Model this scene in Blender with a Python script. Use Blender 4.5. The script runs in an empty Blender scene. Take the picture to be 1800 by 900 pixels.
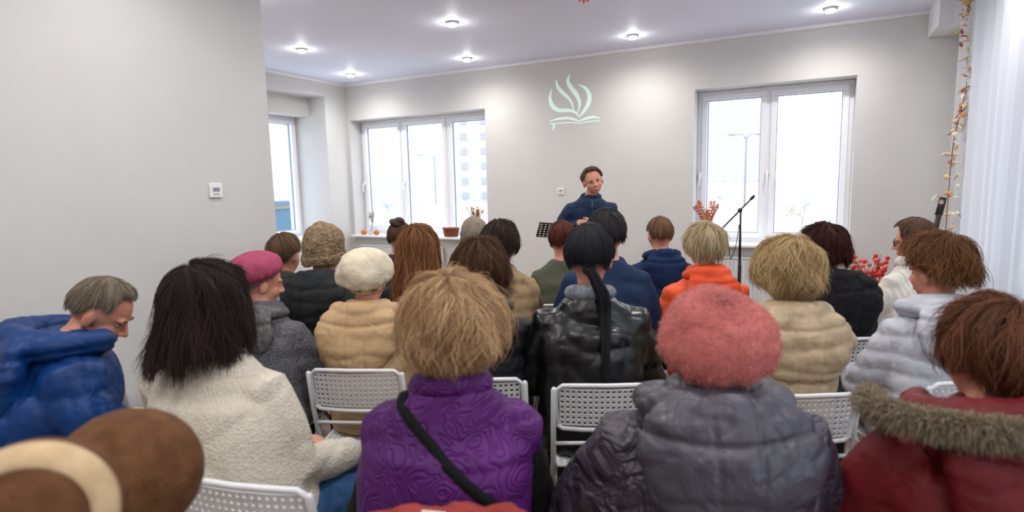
import bpy, bmesh, math, random
import numpy as np
from mathutils import Vector, Matrix, noise
from mathutils.bvhtree import BVHTree
random.seed(7); np.random.seed(7)
scene=bpy.context.scene
COL=scene.collection
R_=math.radians
try: scene.view_settings.view_transform='Standard'
except Exception: pass
# ---------------------------------------------------------------- camera
F=1020.0; CAMZ=1.55; YAW=R_(27); PITCH=R_(7.1); ROLL=R_(-1.3)
RC=(Matrix.Rotation(YAW,3,'Z')@Matrix.Rotation(R_(90)-PITCH,3,'X')@Matrix.Rotation(ROLL,3,'Z'))
CAM=Vector((0,0,CAMZ))
FWD=Vector((-math.sin(YAW),math.cos(YAW),0)); RGT=Vector((math.cos(YAW),math.sin(YAW),0))
cd=bpy.data.cameras.new('camera'); cam=bpy.data.objects.new('camera',cd); COL.objects.link(cam)
cam.matrix_world=Matrix.Translation(CAM)@RC.to_4x4()
cd.sensor_width=36; cd.lens=F/1800*36; cd.clip_start=.05; cd.clip_end=2000
cd.dof.use_dof=True; cd.dof.focus_distance=3.6; cd.dof.aperture_fstop=2.0
scene.camera=cam
def ray(px,py): return RC@Vector(((px-900)/F,-(py-450)/F,-1))
def P(px,py,d):
    r=ray(px,py); return CAM+r*(d/r.dot(FWD))
def onY(px,py,Y):
    r=ray(px,py); return CAM+r*(Y/r.y)
def onX(px,py,X):
    r=ray(px,py); return CAM+r*(X/r.x)
def onZ(px,py,Z):
    r=ray(px,py); return CAM+r*((Z-CAMZ)/r.z)
# ---------------------------------------------------------------- materials
def lin(c):
    o=[]
    for v in c[:3]:
        v/=255.; o.append(v/12.92 if v<=.04045 else ((v+.055)/1.055)**2.4)
    return (*o,1)
MC={}
def M(name,c,rough=.8,c2=None,cs=10,bump='noise',bs=60,bd=.3,dist=.01,metal=0,sheen=0,spec=.4,attr=False,emit=0,stretch=None,edge=(.35,.65)):
    if name in MC: return MC[name]
    m=bpy.data.materials.new(name); m.use_nodes=True; nt=m.node_tree; N=nt.nodes; L=nt.links
    b=N['Principled BSDF']; b.inputs['Roughness'].default_value=rough; b.inputs['Metallic'].default_value=metal
    b.inputs['Specular IOR Level'].default_value=spec
    if sheen:
        b.inputs['Sheen Weight'].default_value=sheen; b.inputs['Sheen Roughness'].default_value=.5
    b.inputs['Base Color'].default_value=lin(c)
    tc=N.new('ShaderNodeTexCoord'); vec=tc.outputs['Object']
    if stretch:
        mp=N.new('ShaderNodeMapping'); mp.inputs['Scale'].default_value=stretch; L.new(vec,mp.inputs[0]); vec=mp.outputs[0]
    if c2:
        mx=N.new('ShaderNodeMix'); mx.data_type='RGBA'
        mx.inputs[6].default_value=lin(c); mx.inputs[7].default_value=lin(c2)
        if attr:
            at=N.new('ShaderNodeAttribute'); at.attribute_name='var'; L.new(at.outputs['Fac'],mx.inputs[0])
        else:
            nz=N.new('ShaderNodeTexNoise'); nz.inputs['Scale'].default_value=cs; nz.inputs['Detail'].default_value=4
            mr=N.new('ShaderNodeMapRange'); mr.inputs[1].default_value=edge[0]; mr.inputs[2].default_value=edge[1]
            L.new(vec,nz.inputs['Vector']); L.new(nz.outputs['Fac'],mr.inputs[0]); L.new(mr.outputs[0],mx.inputs[0])
        L.new(mx.outputs[2],b.inputs['Base Color'])
    if emit:
        b.inputs['Emission Color'].default_value=lin(c); b.inputs['Emission Strength'].default_value=emit
    if bump and bd>0:
        bp=N.new('ShaderNodeBump'); bp.inputs['Strength'].default_value=bd; bp.inputs['Distance'].default_value=dist
        def math_(op,a,bv=None):
            n=N.new('ShaderNodeMath'); n.operation=op
            if hasattr(a,'links'): L.new(a,n.inputs[0])
            else: n.inputs[0].default_value=a
            if bv is not None:
                if hasattr(bv,'links'): L.new(bv,n.inputs[1])
                else: n.inputs[1].default_value=bv
            return n.outputs[0]
        if bump=='noise':
            nz=N.new('ShaderNodeTexNoise'); nz.inputs['Scale'].default_value=bs; nz.inputs['Detail'].default_value=5; L.new(vec,nz.inputs['Vector']); h=nz.outputs['Fac']
        elif bump=='voronoi':
            nz=N.new('ShaderNodeTexVoronoi'); nz.inputs['Scale'].default_value=bs; L.new(vec,nz.inputs['Vector']); h=nz.outputs['Distance']
        elif bump=='crinkle':
            nz=N.new('ShaderNodeTexNoise'); nz.inputs['Scale'].default_value=bs; nz.inputs['Detail'].default_value=3; nz.inputs['Distortion'].default_value=.6; L.new(vec,nz.inputs['Vector'])
            h=math_('ABSOLUTE',math_('SUBTRACT',nz.outputs['Fac'],.5)); h=math_('MINIMUM',math_('MULTIPLY',h,6.),1.)
        elif bump=='quilt':
            nz=N.new('ShaderNodeTexNoise'); nz.inputs['Scale'].default_value=bs; nz.inputs['Detail'].default_value=0; nz.inputs['Distortion'].default_value=1.5; L.new(vec,nz.inputs['Vector'])
            a=math_('ABSOLUTE',math_('SINE',math_('MULTIPLY',nz.outputs['Fac'],30.)))
            h=math_('POWER',a,.35)
        elif bump=='rib':
            sp=N.new('ShaderNodeSeparateXYZ'); L.new(vec,sp.inputs[0]); h=math_('SINE',math_('MULTIPLY',sp.outputs[0],bs))
        L.new(h,bp.inputs['Height']); L.new(bp.outputs[0],b.inputs['Normal'])
    MC[name]=m; return m
def HM(name,c,c2): return M('hair_'+name,c,rough=.58,c2=c2,attr=True,bump=None,spec=.25)
white_pl=M('white_plastic',(216,218,220),rough=.35,bump=None)
steel=M('white_metal',(214,216,218),rough=.35,bump=None)
blackm=M('black_metal',(22,22,24),rough=.4,bump=None)
skin=M('skin',(204,148,126),rough=.55,c2=(190,126,106),cs=14,bump='noise',bs=150,bd=.1)
wallm=M('wall_plaster',(206,205,203),rough=.95,c2=(209,208,206),cs=3,bump='noise',bs=160,bd=.25,dist=.004)
ceilm=M('ceiling_satin',(226,230,246),rough=.6,bump='noise',bs=3,bd=.03)
trimm=M('trim_white',(232,233,236),rough=.5,bump=None)
pvc=M('window_pvc',(246,248,252),rough=.35,bump=None)
gask=M('gasket',(120,138,170),rough=.5,bump=None)
floorm=M('floor_laminate',(118,88,68),rough=.5,c2=(150,118,92),cs=6,stretch=(1,8,1),bump='noise',bs=20,bd=.1)
# ---------------------------------------------------------------- mesh helpers
def link(o,parent=None):
    COL.objects.link(o)
    if parent: o.parent=parent
    return o
def obj(name,bm,mat,parent=None,smooth=True):
    bmesh.ops.recalc_face_normals(bm,faces=bm.faces)
    me=bpy.data.meshes.new(name); bm.to_mesh(me); bm.free()
    for m in (mat if isinstance(mat,(list,tuple)) else [mat]): me.materials.append(m)
    if smooth: me.polygons.foreach_set('use_smooth',[True]*len(me.polygons))
    return link(bpy.data.objects.new(name,me),parent)
def tag(o,label,cat,group=None):
    o['label']=label; o['category']=cat
    if group: o['group']=group
    return o
def struct(o): o['kind']='structure'; return o
def empty(name,loc,rz,label,cat,group=None):
    o=bpy.data.objects.new(name,None); COL.objects.link(o); o.location=loc; o.rotation_euler=(0,0,rz); o.empty_display_size=.1
    return tag(o,label,cat,group)
def box(bm,c,s,M_=None):
    m=Matrix.Translation(Vector(c))@Matrix.Diagonal((s[0],s[1],s[2],1))
    if M_ is not None: m=M_@m
    bmesh.ops.create_cube(bm,size=1,matrix=m)
def ell(bm,c,r,M_=None,rot=None,sub=3):
    if not hasattr(r,'__len__'): r=(r,r,r)
    m=Matrix.Translation(Vector(c))
    if rot is not None: m=m@rot.to_4x4()
    m=m@Matrix.Diagonal((r[0],r[1],r[2],1))
    if M_ is not None: m=M_@m
    bmesh.ops.create_icosphere(bm,subdivisions=sub,radius=1,matrix=m)
def loft(bm,rings,cap=True):
    vs=[[bm.verts.new(p) for p in r] for r in rings]; n=len(rings[0])
    for a,b in zip(vs,vs[1:]):
        for i in range(n): bm.faces.new((a[i],a[(i+1)%n],b[(i+1)%n],b[i]))
    if cap:
        bm.faces.new(vs[0][::-1]); bm.faces.new(vs[-1])
def ering(c,u,v,n=24,e=2.0):
    c=Vector(c); o=[]
    for i in range(n):
        a=2*math.pi*i/n; ca,sa=math.cos(a),math.sin(a)
        o.append(c+Vector(u)*(abs(ca)**(2/e)*(1 if ca>0 else -1))+Vector(v)*(abs(sa)**(2/e)*(1 if sa>0 else -1)))
    return o
def tube(bm,pts,rad,n=12,M_=None,rnd=True):
    pts=[Vector(p) for p in pts]
    if not hasattr(rad,'__len__'): rad=[rad]*len(pts)
    rings=[]; K=len(pts); u=None
    for i,p in enumerate(pts):
        t=(pts[min(i+1,K-1)]-pts[max(i-1,0)]).normalized()
        if u is None: 
            ref=Vector((0,0,1)) if abs(t.z)<.9 else Vector((1,0,0)); u=t.cross(ref).normalized()
        else: u=(u-t*u.dot(t)).normalized()
        v=t.cross(u); r=rad[i]
        if i==0 and rnd: rings.append(ering(p-t*r*.75,u*r*.55,v*r*.55,n))
        rings.append(ering(p,u*r,v*r,n))
        if i==K-1 and rnd: rings.append(ering(p+t*r*.75,u*r*.55,v*r*.55,n))
    if M_ is not None: rings=[[M_@q for q in r] for r in rings]
    loft(bm,rings)
def spline(pts,n):
    pts=[Vector(p) for p in pts]; out=[]; K=len(pts)-1
    for i in range(n+1):
        s=i/n*K; k=min(int(s),K-1); t=s-k
        p0=pts[max(k-1,0)];p1=pts[k];p2=pts[k+1];p3=pts[min(k+2,K)]
        out.append(.5*((2*p1)+(p2-p0)*t+(2*p0-5*p1+4*p2-p3)*t*t+(-p0+3*p1-3*p2+p3)*t**3))
    return out
def lerp(a,b,t): return a+(b-a)*t
def nz(co,s,seed,st=(1,1,1)):
    o=Vector((seed*3.7,seed*1.3,seed*5.1)); S=Vector(st)*s
    return np.array([noise.noise(Vector((p[0]*S.x,p[1]*S.y,p[2]*S.z))+o) for p in co])
def solid(name,bm,voxel,mat,parent=None,smooth=3,disp=None):
    bmesh.ops.recalc_face_normals(bm,faces=bm.faces)
    me=bpy.data.meshes.new('tmp'); bm.to_mesh(me); bm.free()
    t=bpy.data.objects.new('tmp',me); COL.objects.link(t)
    a=t.modifiers.new('r','REMESH'); a.mode='VOXEL'; a.voxel_size=voxel
    if smooth:
        b=t.modifiers.new('s','SMOOTH'); b.factor=.5; b.iterations=smooth
    dg=bpy.context.evaluated_depsgraph_get()
    m2=bpy.data.meshes.new_from_object(t.evaluated_get(dg)); m2.name=name
    bpy.data.objects.remove(t); bpy.data.meshes.remove(me)
    if disp:
        n=len(m2.vertices); co=np.empty(n*3); m2.vertices.foreach_get('co',co); co=co.reshape(-1,3)
        no=np.empty(n*3); m2.vertices.foreach_get('normal',no); no=no.reshape(-1,3)
        co=co+no*disp(co,no)[:,None]; m2.vertices.foreach_set('co',co.ravel())
    m2.materials.clear(); m2.materials.append(mat)
    m2.polygons.foreach_set('use_smooth',[True]*len(m2.polygons)); m2.update()
    return link(bpy.data.objects.new(name,m2),parent)
def crease(co,s,seed,st=(1,1,1)):
    w=nz(co,s*.5,seed+11)[:,None]*.07
    return np.minimum(np.abs(nz(co+w,s,seed,st)),.28)/.28
def disp(kind,seed,zs=0.45,cx=0,cz=1.):
    def f(co,no):
        a=nz(co,6,seed)
        if kind=='soft': return .006*a+.006*crease(co,5,seed+3,(.8,.8,1.5))**.8-.003
        if kind=='fold': return .006*a+.011*crease(co,4.4,seed+2,(.85,.85,1.35))**.8+.003*crease(co,12,seed+5,(.9,.9,1.2))**.8-.009
        if kind=='crush': return .008*a+.006*crease(co,5.5,seed+2,(.9,.9,1.2))**.9+.005*crease(co,15,seed+5)**.8-.008
        if kind=='hood':
            seam=-.005*np.exp(-((np.abs(co[:,0]-cx)-.042-.05*np.clip(co[:,2]-cz+.12,0,.2))/.0065)**2)*(co[:,1]<0)
            lip=-.007*np.exp(-((co[:,2]-cz-.030-.25*np.abs(co[:,0]-cx)**1.5)/.009)**2)
            return .009*a+.006*crease(co,6,seed+2,(.7,.7,1.5))+.003*crease(co,14,seed+5)-.006+seam+lip
        if kind=='puffer':
            z=co[:,2]+.012*nz(co,7,seed+9)
            return .010*(np.abs(np.sin(math.pi*(z-zs)/.075))**.6-.6)+.007*a+.004*crease(co,15,seed+5,(1.6,1.6,.6))-.002
        if kind=='bigpuff':
            z=co[:,2]+.02*nz(co,5,seed+9)
            return .009*(np.abs(np.sin(math.pi*(z-zs)/.12))**.5-.6)+.008*a+.007*crease(co,10,seed+5,(1.6,1.6,.7))-.005
        return .003*a
    return f
def bvh(o):
    me=o.data; return BVHTree.FromPolygons([v.co.copy() for v in me.vertices],[tuple(p.vertices) for p in me.polygons])
def backy(trees,x,z,default=-.17):
    y=None
    for t in trees:
        h=t.ray_cast(Vector((x,-1.2,z)),Vector((0,1,0)))
        if h[0] is not None: y=h[0].y if y is None else min(y,h[0].y)
    return default if y is None else y
# ---------------------------------------------------------------- strands
def strands(PT,RAD,var,extra=None):
    N,K,_=PT.shape
    T=np.gradient(PT,axis=1); T/=np.linalg.norm(T,axis=2,keepdims=True)+1e-9
    ref=np.random.normal(size=(N,1,3)); U=np.cross(T,ref+0*T); U/=np.linalg.norm(U,axis=2,keepdims=True)+1e-9
    V=np.cross(T,U); vs=[]
    for j in range(3):
        a=2*math.pi*j/3; vs.append(PT+(U*math.cos(a)+V*math.sin(a))*RAD[:,:,None])
    VV=np.stack(vs,axis=2).reshape(-1,3)
    base=(np.arange(N)[:,None,None]*K+np.arange(K-1)[None,:,None])*3; j=np.arange(3)[None,None,:]; j2=(j+1)%3
    FF=np.stack([base+j,base+j2,base+3+j2,base+3+j],axis=-1).reshape(-1,4)
    vv=np.repeat(var,K*3)
    if extra:
        ev,ef,ea=extra; o=len(VV); VV=np.vstack([VV,ev]); FF=np.vstack([FF,np.array(ef)+o]); vv=np.concatenate([vv,ea])
    return VV,FF,vv
def mk(name,vl,fl,al,mat,parent):
    me=bpy.data.meshes.new(name); n=len(vl); m=len(fl)
    me.vertices.add(n); me.vertices.foreach_set('co',np.ascontiguousarray(vl,dtype=np.float32).ravel())
    me.loops.add(m*4); me.loops.foreach_set('vertex_index',np.ascontiguousarray(fl,dtype=np.int32).ravel())
    me.polygons.add(m); me.polygons.foreach_set('loop_start',np.arange(0,m*4,4,dtype=np.int32))
    me.update(calc_edges=True); me.materials.append(mat)
    at=me.attributes.new('var','FLOAT','POINT'); at.data.foreach_set('value',np.ascontiguousarray(al,dtype=np.float32))
    me.polygons.foreach_set('use_smooth',np.ones(m,dtype=bool)); me.update()
    return link(bpy.data.objects.new(name,me),parent)
def sstep(a,b,x):
    t=np.clip((x-a)/(b-a),0,1); return t*t*(3-2*t)
HS={
 'short':dict(th=(.010,.012,.012),end=(52,88,122),L=(0,0,0),wave=.03,rad=.0012,out=.006),
 'crop':dict(th=(.006,.007,.008),end=(45,85,118),L=(0,0,0),wave=.03,rad=.0011,out=.004),
 'puffy':dict(th=(.022,.024,.022),end=(60,112,128),L=(0,.0,.02),wave=.10,rad=.0010,out=.016),
 'curly':dict(th=(.026,.028,.026),end=(65,108,120),L=(0,.01,.04),wave=.22,rad=.0010,out=.024),
 'bob':dict(th=(.030,.026,.022),end=(62,95,97),L=(.0,.07,.095),flare=.7,curl=.26,wave=.08,rad=.0009,out=.014),
 'lob':dict(th=(.022,.02,.014),end=(60,92,92),L=(.0,.17,.20),flare=1.5,curl=.05,wave=.07,rad=.0009,out=.013),
 'long':dict(th=(.022,.02,.014),end=(60,92,92),L=(.0,.30,.36),flare=.6,curl=.0,wave=.05,rad=.0011,out=.008),
 'tied':dict(th=(.008,.010,.008),end=(50,98,118),L=(0,0,0),wave=.012,rad=.0009,out=.002),
}
def hair(kind,HMx,parent,mat,n,seed,scale=1,**kw):
    s=dict(HS[kind]); s.update(kw); rs=np.random.RandomState(seed)
    a,b,c=.079+s['th'][0],.100+s['th'][1],.100+s['th'][2]
    def path(phi,t,off):
        fr=np.cos(phi); wf=sstep(.35,.7,fr); wb=sstep(.0,-.6,fr)
        def sel(v): 
            x=v[1]*(1-wb)+v[2]*wb; return x*(1-wf)+v[0]*wf
        te=np.radians(sel(s['end'])); Lh=sel(s['L']); A=te*.11
        u=t*(A+Lh); th=np.minimum(u,A)/.11; h=np.minimum(np.maximum(u-A,0),np.maximum(Lh*1.16,.008))
        dx=np.sin(th)*np.sin(phi); dy=np.sin(th)*np.cos(phi); dz=np.cos(th)
        al=R_(24)*(1-th/te); ca,sa=np.cos(al),np.sin(al)
        dy,dz=dy*ca-dz*sa, dy*sa+dz*ca
        k=1+s.get('flare',0)*h-s.get('curl',0)*np.minimum(h/np.maximum(Lh,.03),1.1)**2
        x=(a+off)*dx*k; y=-.006+(b+off)*dy*k; z=.022+(c+off)*dz-h
        return np.stack([x,y,z],-1)
    K=10
    phi=rs.uniform(-math.pi,math.pi,(n,1)); t0=rs.uniform(0,.65,(n,1))**1.1
    ends=.95+.06*np.sin(7*phi+seed)+rs.uniform(-.16,.08,(n,1)); t1=np.minimum(t0+rs.uniform(.35,.9,(n,1)),ends)
    t1=np.maximum(t1,t0+.12)
    k=np.linspace(0,1,K)[None,:]; t=t0+(t1-t0)*k
    w=s['wave']; gph=np.round(phi*9)/9
    ph=phi+.7*w*np.sin(6*t+13*gph)+.5*w*np.sin(rs.uniform(3,8,(n,1))*t+rs.uniform(0,6.3,(n,1)))+rs.normal(0,.08,(n,1))*k
    clump=.45*s['out']*np.sin(7*phi+5*t+seed)*np.sin(3*phi-4*t)+.25*s['out']*np.sin(9*t+11*gph)
    off=rs.uniform(-.002,1,(n,1))**2*s['out']+clump+.2*s['out']*np.sin(rs.uniform(3,8,(n,1))*t+rs.uniform(0,6.3,(n,1)))
    fly=(rs.uniform(0,1,(n,1))<.07)*rs.uniform(.3,1,(n,1))*(.004+s['out']*1.3); off=off+fly*k**1.5
    PT=path(ph,t,off)
    RAD=s['rad']*(1.6 if n<5000 else 1)*np.sin(math.pi*np.clip(k*.93+.05,0,1))**.5*rs.uniform(.5,1.15,(n,1))
    var=np.clip(.5+.22*np.sin(5*phi[:,0]+seed)*np.sin(11*phi[:,0])+.25*(t0[:,0]-.3)+rs.normal(0,.2,n),0,1)
    g1,g2=44,16; pp=np.linspace(-math.pi,math.pi,g1,endpoint=False)[None,:]; tt=np.linspace(0.001,.90,g2)[:,None]
    G=path(pp+0*tt,tt+0*pp,-.004+.2*s['out']*np.sin(9*pp+4*tt))
    ev=G.reshape(-1,3); ef=[]
    for i in range(g2-1):
        for j in range(g1): ef.append([i*g1+j,i*g1+(j+1)%g1,(i+1)*g1+(j+1)%g1,(i+1)*g1+j])
    R3=np.array(HMx.to_3x3())*scale; T3=np.array(HMx.translation)
    PT=PT@R3.T+T3; ev=(ev@R3.T+T3)
    vl,fl,al=strands(PT,RAD,var,(ev,ef,[.25]*len(ev)))
    return mk('hair',vl,fl,al,mat,parent)
def lock(name,pts,rads,parent,mat,n,seed,rad=.0013):
    rs=np.random.RandomState(seed); sp=spline(pts,13); C=np.array([list(p) for p in sp]); rr=np.interp(np.linspace(0,1,14),np.linspace(0,1,len(rads)),rads)
    T=np.gradient(C,axis=0); T/=np.linalg.norm(T,axis=1,keepdims=True); U=np.cross(T,[0.1,1,0.2]); U/=np.linalg.norm(U,axis=1,keepdims=True); V=np.cross(T,U)
    a=rs.uniform(0,6.28,(n,1)); q=np.sqrt(rs.uniform(.15,1,(n,1))); a=a+np.linspace(0,1.5,14)[None,:]
    PT=C[None]+(U[None]*np.cos(a)[:,:,None]+V[None]*np.sin(a)[:,:,None]*.75)*(q*rr[None,:])[:,:,None]
    vl,fl,al=strands(PT,np.full((n,14),rad)*np.linspace(1.2,.6,14)[None],np.clip(rs.normal(.5,.3,n),0,1))
    return mk(name,vl,fl,al,mat,parent)
def fur(name,src,parent,mat,n,L,seed,rad=.0012,grav=.4,spread=.45):
    rs=np.random.RandomState(seed); me=src.data; m=len(me.vertices); co=np.empty(m*3); me.vertices.foreach_get('co',co); co=co.reshape(-1,3)
    no=np.empty(m*3); me.vertices.foreach_get('normal',no); no=no.reshape(-1,3)
    i=rs.randint(0,m,n); p=co[i]+rs.normal(0,.003,(n,3)); d=no[i]+rs.normal(0,spread,(n,3)); d/=np.linalg.norm(d,axis=1,keepdims=True)
    k=np.linspace(0,1,5)[None,:,None]; l=L*rs.uniform(.5,1.2,(n,1,1))
    PT=p[:,None]+d[:,None]*k*l+np.array([0,0,-1])*grav*l*k**2
    vl,fl,al=strands(PT,np.full((n,5),rad)*np.array([1,1,.9,.7,.3])[None],np.clip(rs.normal(.5,.3,n),0,1))
    return mk(name,vl,fl,al,mat,parent)
def lathe(name,prof,rad,HMx,c,tilt,mat,parent,pucker=.0,ribs=0,seed=1,nf=96,roll=0,slouch=0,lump=.05):
    prof=spline([(r,0,z) for r,z in prof],34); vs=[];fs=[]
    Mx=HMx@Matrix.Translation(Vector(c))@Matrix.Rotation(R_(tilt),4,'X')@Matrix.Rotation(R_(roll),4,'Y')
    for i,q in enumerate(prof):
        for j in range(nf):
            a=2*math.pi*j/nf; r=max(q.x,0.001); z=q.z
            k=1+pucker*math.cos(16*a+2*math.sin(3*a))*math.exp(-((z+.35)/.25)**2)+ribs*abs(math.cos(12*a))*(1 if z<.9 else .3)
            v_=Vector((math.cos(a)*r*1.2+seed,math.sin(a)*r*1.2,z*1.2))
            d=noise.noise(v_)*lump+min(abs(noise.noise(v_*1.5+Vector((5,3,1)))),.3)*lump*1.2
            r2=r*k*(1+d)
            vs.append(Mx@Vector((r2*math.cos(a)*rad[0],r2*math.sin(a)*rad[1]-slouch*max(z,0)*rad[1],z*rad[2]*(1+d))))
    for i in range(len(prof)-1):
        for j in range(nf): fs.append((i*nf+j,i*nf+(j+1)%nf,(i+1)*nf+(j+1)%nf,(i+1)*nf+j))
    me=bpy.data.meshes.new(name); me.from_pydata([tuple(v) for v in vs],[],fs); me.materials.append(mat); me.polygons.foreach_set('use_smooth',[True]*len(me.polygons)); me.update()
    return link(bpy.data.objects.new(name,me),parent)
BERET=[(.60,-.62),(.63,-.5),(.74,-.40),(.95,-.2),(1.0,.08),(.92,.42),(.70,.72),(.36,.92),(.0,1.0)]
BEANIE=[(.92,-.70),(1.04,-.66),(1.05,-.35),(.99,-.30),(1.0,.0),(.95,.35),(.76,.68),(.42,.9),(.0,1.0)]
# ---------------------------------------------------------------- person
def hand(bm,w,dr,nm,side,cs=.35,k=1.):
    dr=Vector(dr).normalized(); nm=Vector(nm); nm=(nm-dr*nm.dot(dr)).normalized(); sd=dr.cross(nm)*side
    w=Vector(w); m=Matrix((sd,dr,nm)).transposed()
    ell(bm,w+dr*.048*k,(.040*k,.052*k,.016*k),rot=m)
    for i,(o,l) in enumerate(((-.029,.066),(-.010,.078),(.010,.073),(.028,.058))):
        p=w+dr*.088*k+sd*o*k; pts=[p-dr*.02]; d=dr.copy()
        for j in range(3):
            d=(d-nm*cs*(.6+.5*j)).normalized(); p=p+d*l*k*(.42,.33,.25)[j]; pts.append(p.copy())
        tube(bm,pts,[.0095*k,.009*k,.0085*k,.0075*k],8)
    tube(bm,[w+dr*.02-sd*.028,w+dr*.05-sd*.052-nm*.012,w+dr*.082-sd*.056-nm*.02],[.013*k,.0105*k,.009*k],8)
eyew=M('eye_white',(178,160,150),rough=.4,bump=None,spec=.2); iris=M('iris',(46,34,28),rough=.3,bump=None)
lipm=M('lips',(168,98,90),rough=.5,bump=None)
SPK_D=5.35; SPK_L=(1035-900)/F*SPK_D
pcount=[0]
chairs=[]
def person(label,px,py,d,turn=0,face=.22,hyaw=0,hpitch=-6,hroll=0,hdx=0,lean=.05,hf=.035,W=1,Dp=1,gname='jacket',gm=None,kind='fold',vest=None,vestkind='fold',
           hood=None,hairk=None,hm=None,hkw={},pants=None,shoes=None,voxel=None,fine=False,group=None,chair=None,collar=None,standing=False,hs=1,hsx=1,arms=None,browm=None,shw=1,shd=.200,colr=.034,legrot=0):
    pcount[0]+=1; seed=pcount[0]*7
    hp=P(px,py,d); lat=(hp-CAM).dot(RGT)
    auto=-math.atan2(SPK_L-lat,SPK_D-d)*face if not standing else 0
    rz=YAW+auto+R_(turn); hz=hp.z
    if voxel is None: voxel=.0082 if d<2 else (.0112 if d<2.9 else .016)
    hl=Vector((hdx,lean+hf,hz)); off=Matrix.Rotation(rz,3,'Z')@Vector((hl.x,hl.y,0))
    T=empty('person',(hp.x-off.x,hp.y-off.y,0),rz,label,'person',group)
    HMx=Matrix.Translation(hl)@Matrix.Rotation(R_(hyaw),4,'Z')@Matrix.Rotation(R_(hpitch),4,'X')@Matrix.Rotation(R_(hroll),4,'Y')@Matrix.Diagonal((hs*hsx,hs,hs,1))
    shz=hz-shd; sc=Vector((hdx*.85,lean,shz)); z0=.455 if not standing else .84
    hipz=.53 if not standing else .93
    def trings(w,dd,top=True,lo=z0,ex=0):
        R=[]
        for t,a,b in ((0,.19,.15),(.12,.195,.155),(.3,.19,.15),(.52,.185,.142),(.74,.188*shw,.136),(.88,.180*shw,.124)):
            z=lerp(lo,shz,t); q=max(0,(z-.5)/(shz-.5)) if not standing else t
            R.append(ering((sc.x*q,sc.y*q**1.2-.01,z),(a*w+ex,0,0),(0,b*dd+ex,0),28,2.3))
        for dz,a,b in ((-.03,.170*shw,.112),(.01,.150*shw,.096),(.04,.120,.086),(.065,.092,.077),(.09,.072,.068)):
            R.append(ering((sc.x,sc.y-.005,shz+dz),(a*lerp(1,w,.6)+ex,0,0),(0,b*lerp(1,dd,.6)+ex,0),28,2.1))
        return R
    S={}
    for s in (-1,1):
        sh=Vector((sc.x+s*.145*W*shw,sc.y,shz-.045))
        if standing: el=Vector((s*.262,-.02,shz-.30)); wr=Vector((s*.055+.02,.235,shz-.17))
        else:
            el=Vector((sc.x*.6+s*.225*W,sc.y+.06,max(shz-.31,.64))); wr=Vector((s*.10,.30,.655))
        if arms and s in arms: el,wr=[Vector(q) for q in arms[s]]
        S[s]=(sh,el,wr)
    Lg={}; LR=Matrix.Rotation(R_(legrot),3,'Z')
    for s in (-1,1):
        if standing: Lg[s]=(Vector((s*.095,0,.9)),Vector((s*.11,.02,.5)),Vector((s*.12,-.01,.09)))
        else: Lg[s]=tuple(LR@v for v in (Vector((s*.09,.03,.525)),Vector((s*.12,.43,.51)),Vector((s*.125,.41,.10))))
    bm=bmesh.new()
    loft(bm,trings(.76,.76,lo=z0+.02))
    tube(bm,[(sc.x,sc.y-.005,shz+.02),(lerp(sc.x,hl.x,.5),lerp(sc.y,hl.y,.5)-.008,hz-shd*.48),HMx@Vector((0,-.015,-.05))],[.062,.054,.055])
    e=lambda c,r:ell(bm,c,r,HMx)
    e((0,-.008,.022),(.077,.097,.095)); e((0,.03,-.040),(.060,.060,.068)); e((0,.050,-.088),(.032,.030,.026)); e((0,.02,-.075),(.05,.05,.035))
    for s in (-1,1):
        e((s*.030,.048,-.032),(.034,.034,.036)); e((s*.079,-.004,-.012),(.010,.019,.032)); e((s*.026,.079,.021),(.026,.012,.010))
        e((s*.011,.097,-.034),(.008,.009,.007))
    tube(bm,[(0,.084,.012),(0,.098,-.012),(0,.108,-.031)],[.008,.009,.011],8,HMx)
    e((0,.082,-.062),(.026,.012,.010)); e((0,.080,-.072),(.022,.010,.008))
    for s in (-1,1):
        sh,el,wr=S[s]; tube(bm,[sh,lerp(sh,el,.5),el,wr],[.05,.045,.04,.027])
        dr=(wr-el).normalized()
        if standing: hand(bm,wr,Vector((-s*.85,.40,-.05 if s>0 else .1)),(0,.55,.9) if s>0 else (0,.9,.3),s,.45)
        else: hand(bm,wr,dr+Vector((-s*.2,.3,-.1)),(0,0,1),s,.3)
        h,kn,an=Lg[s]; tube(bm,[h,lerp(h,kn,.5),kn,lerp(kn,an,.3),an],[.085,.075,.055,.052,.038])
        tube(bm,[an,an+Vector((0,.06,-.045)),an+Vector((0,.14,-.06))],[.04,.035,.028])
    ell(bm,(0,0,hipz),(.15,.11,.10))
    body=solid('body',bm,.005 if fine else max(voxel,.011),skin,T,4 if fine else 2)
    for s in (-1,1):
        bm=bmesh.new(); ell(bm,(s*.030,.0722,.001),(.0125,.0105,.0055),HMx,sub=3)
        eo=obj('eye',bm,[eyew,iris],T)
        for p in eo.data.polygons:
            q=HMx.inverted()@p.center
            if (q.x-s*.030)**2+(q.z-.001)**2<.0062**2 and q.y>.075: p.material_index=1
        bm=bmesh.new(); tube(bm,[(s*.014,.0905,.021),(s*.03,.0915,.027),(s*.047,.079,.022)],[.003,.0036,.0022],6,HMx); obj('eyebrow',bm,browm or M('brow_brown',(90,66,50),bump=None),T)
    bm=bmesh.new()
    if standing: tube(bm,[(-.026,.080,-.060),(-.012,.0915,-.067),(0,.094,-.0685),(.012,.0915,-.067),(.026,.080,-.060)],[.002,.0042,.005,.0042,.002],8,HMx)
    else:
        ell(bm,(0,.0885,-.0635),(.022,.0065,.0035),HMx); ell(bm,(0,.0875,-.0705),(.019,.0065,.0042),HMx)
    obj('mouth',bm,lipm,T)
    pm=pants or M('trousers_dark',(38,40,48),bump='noise',bs=90)
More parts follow.
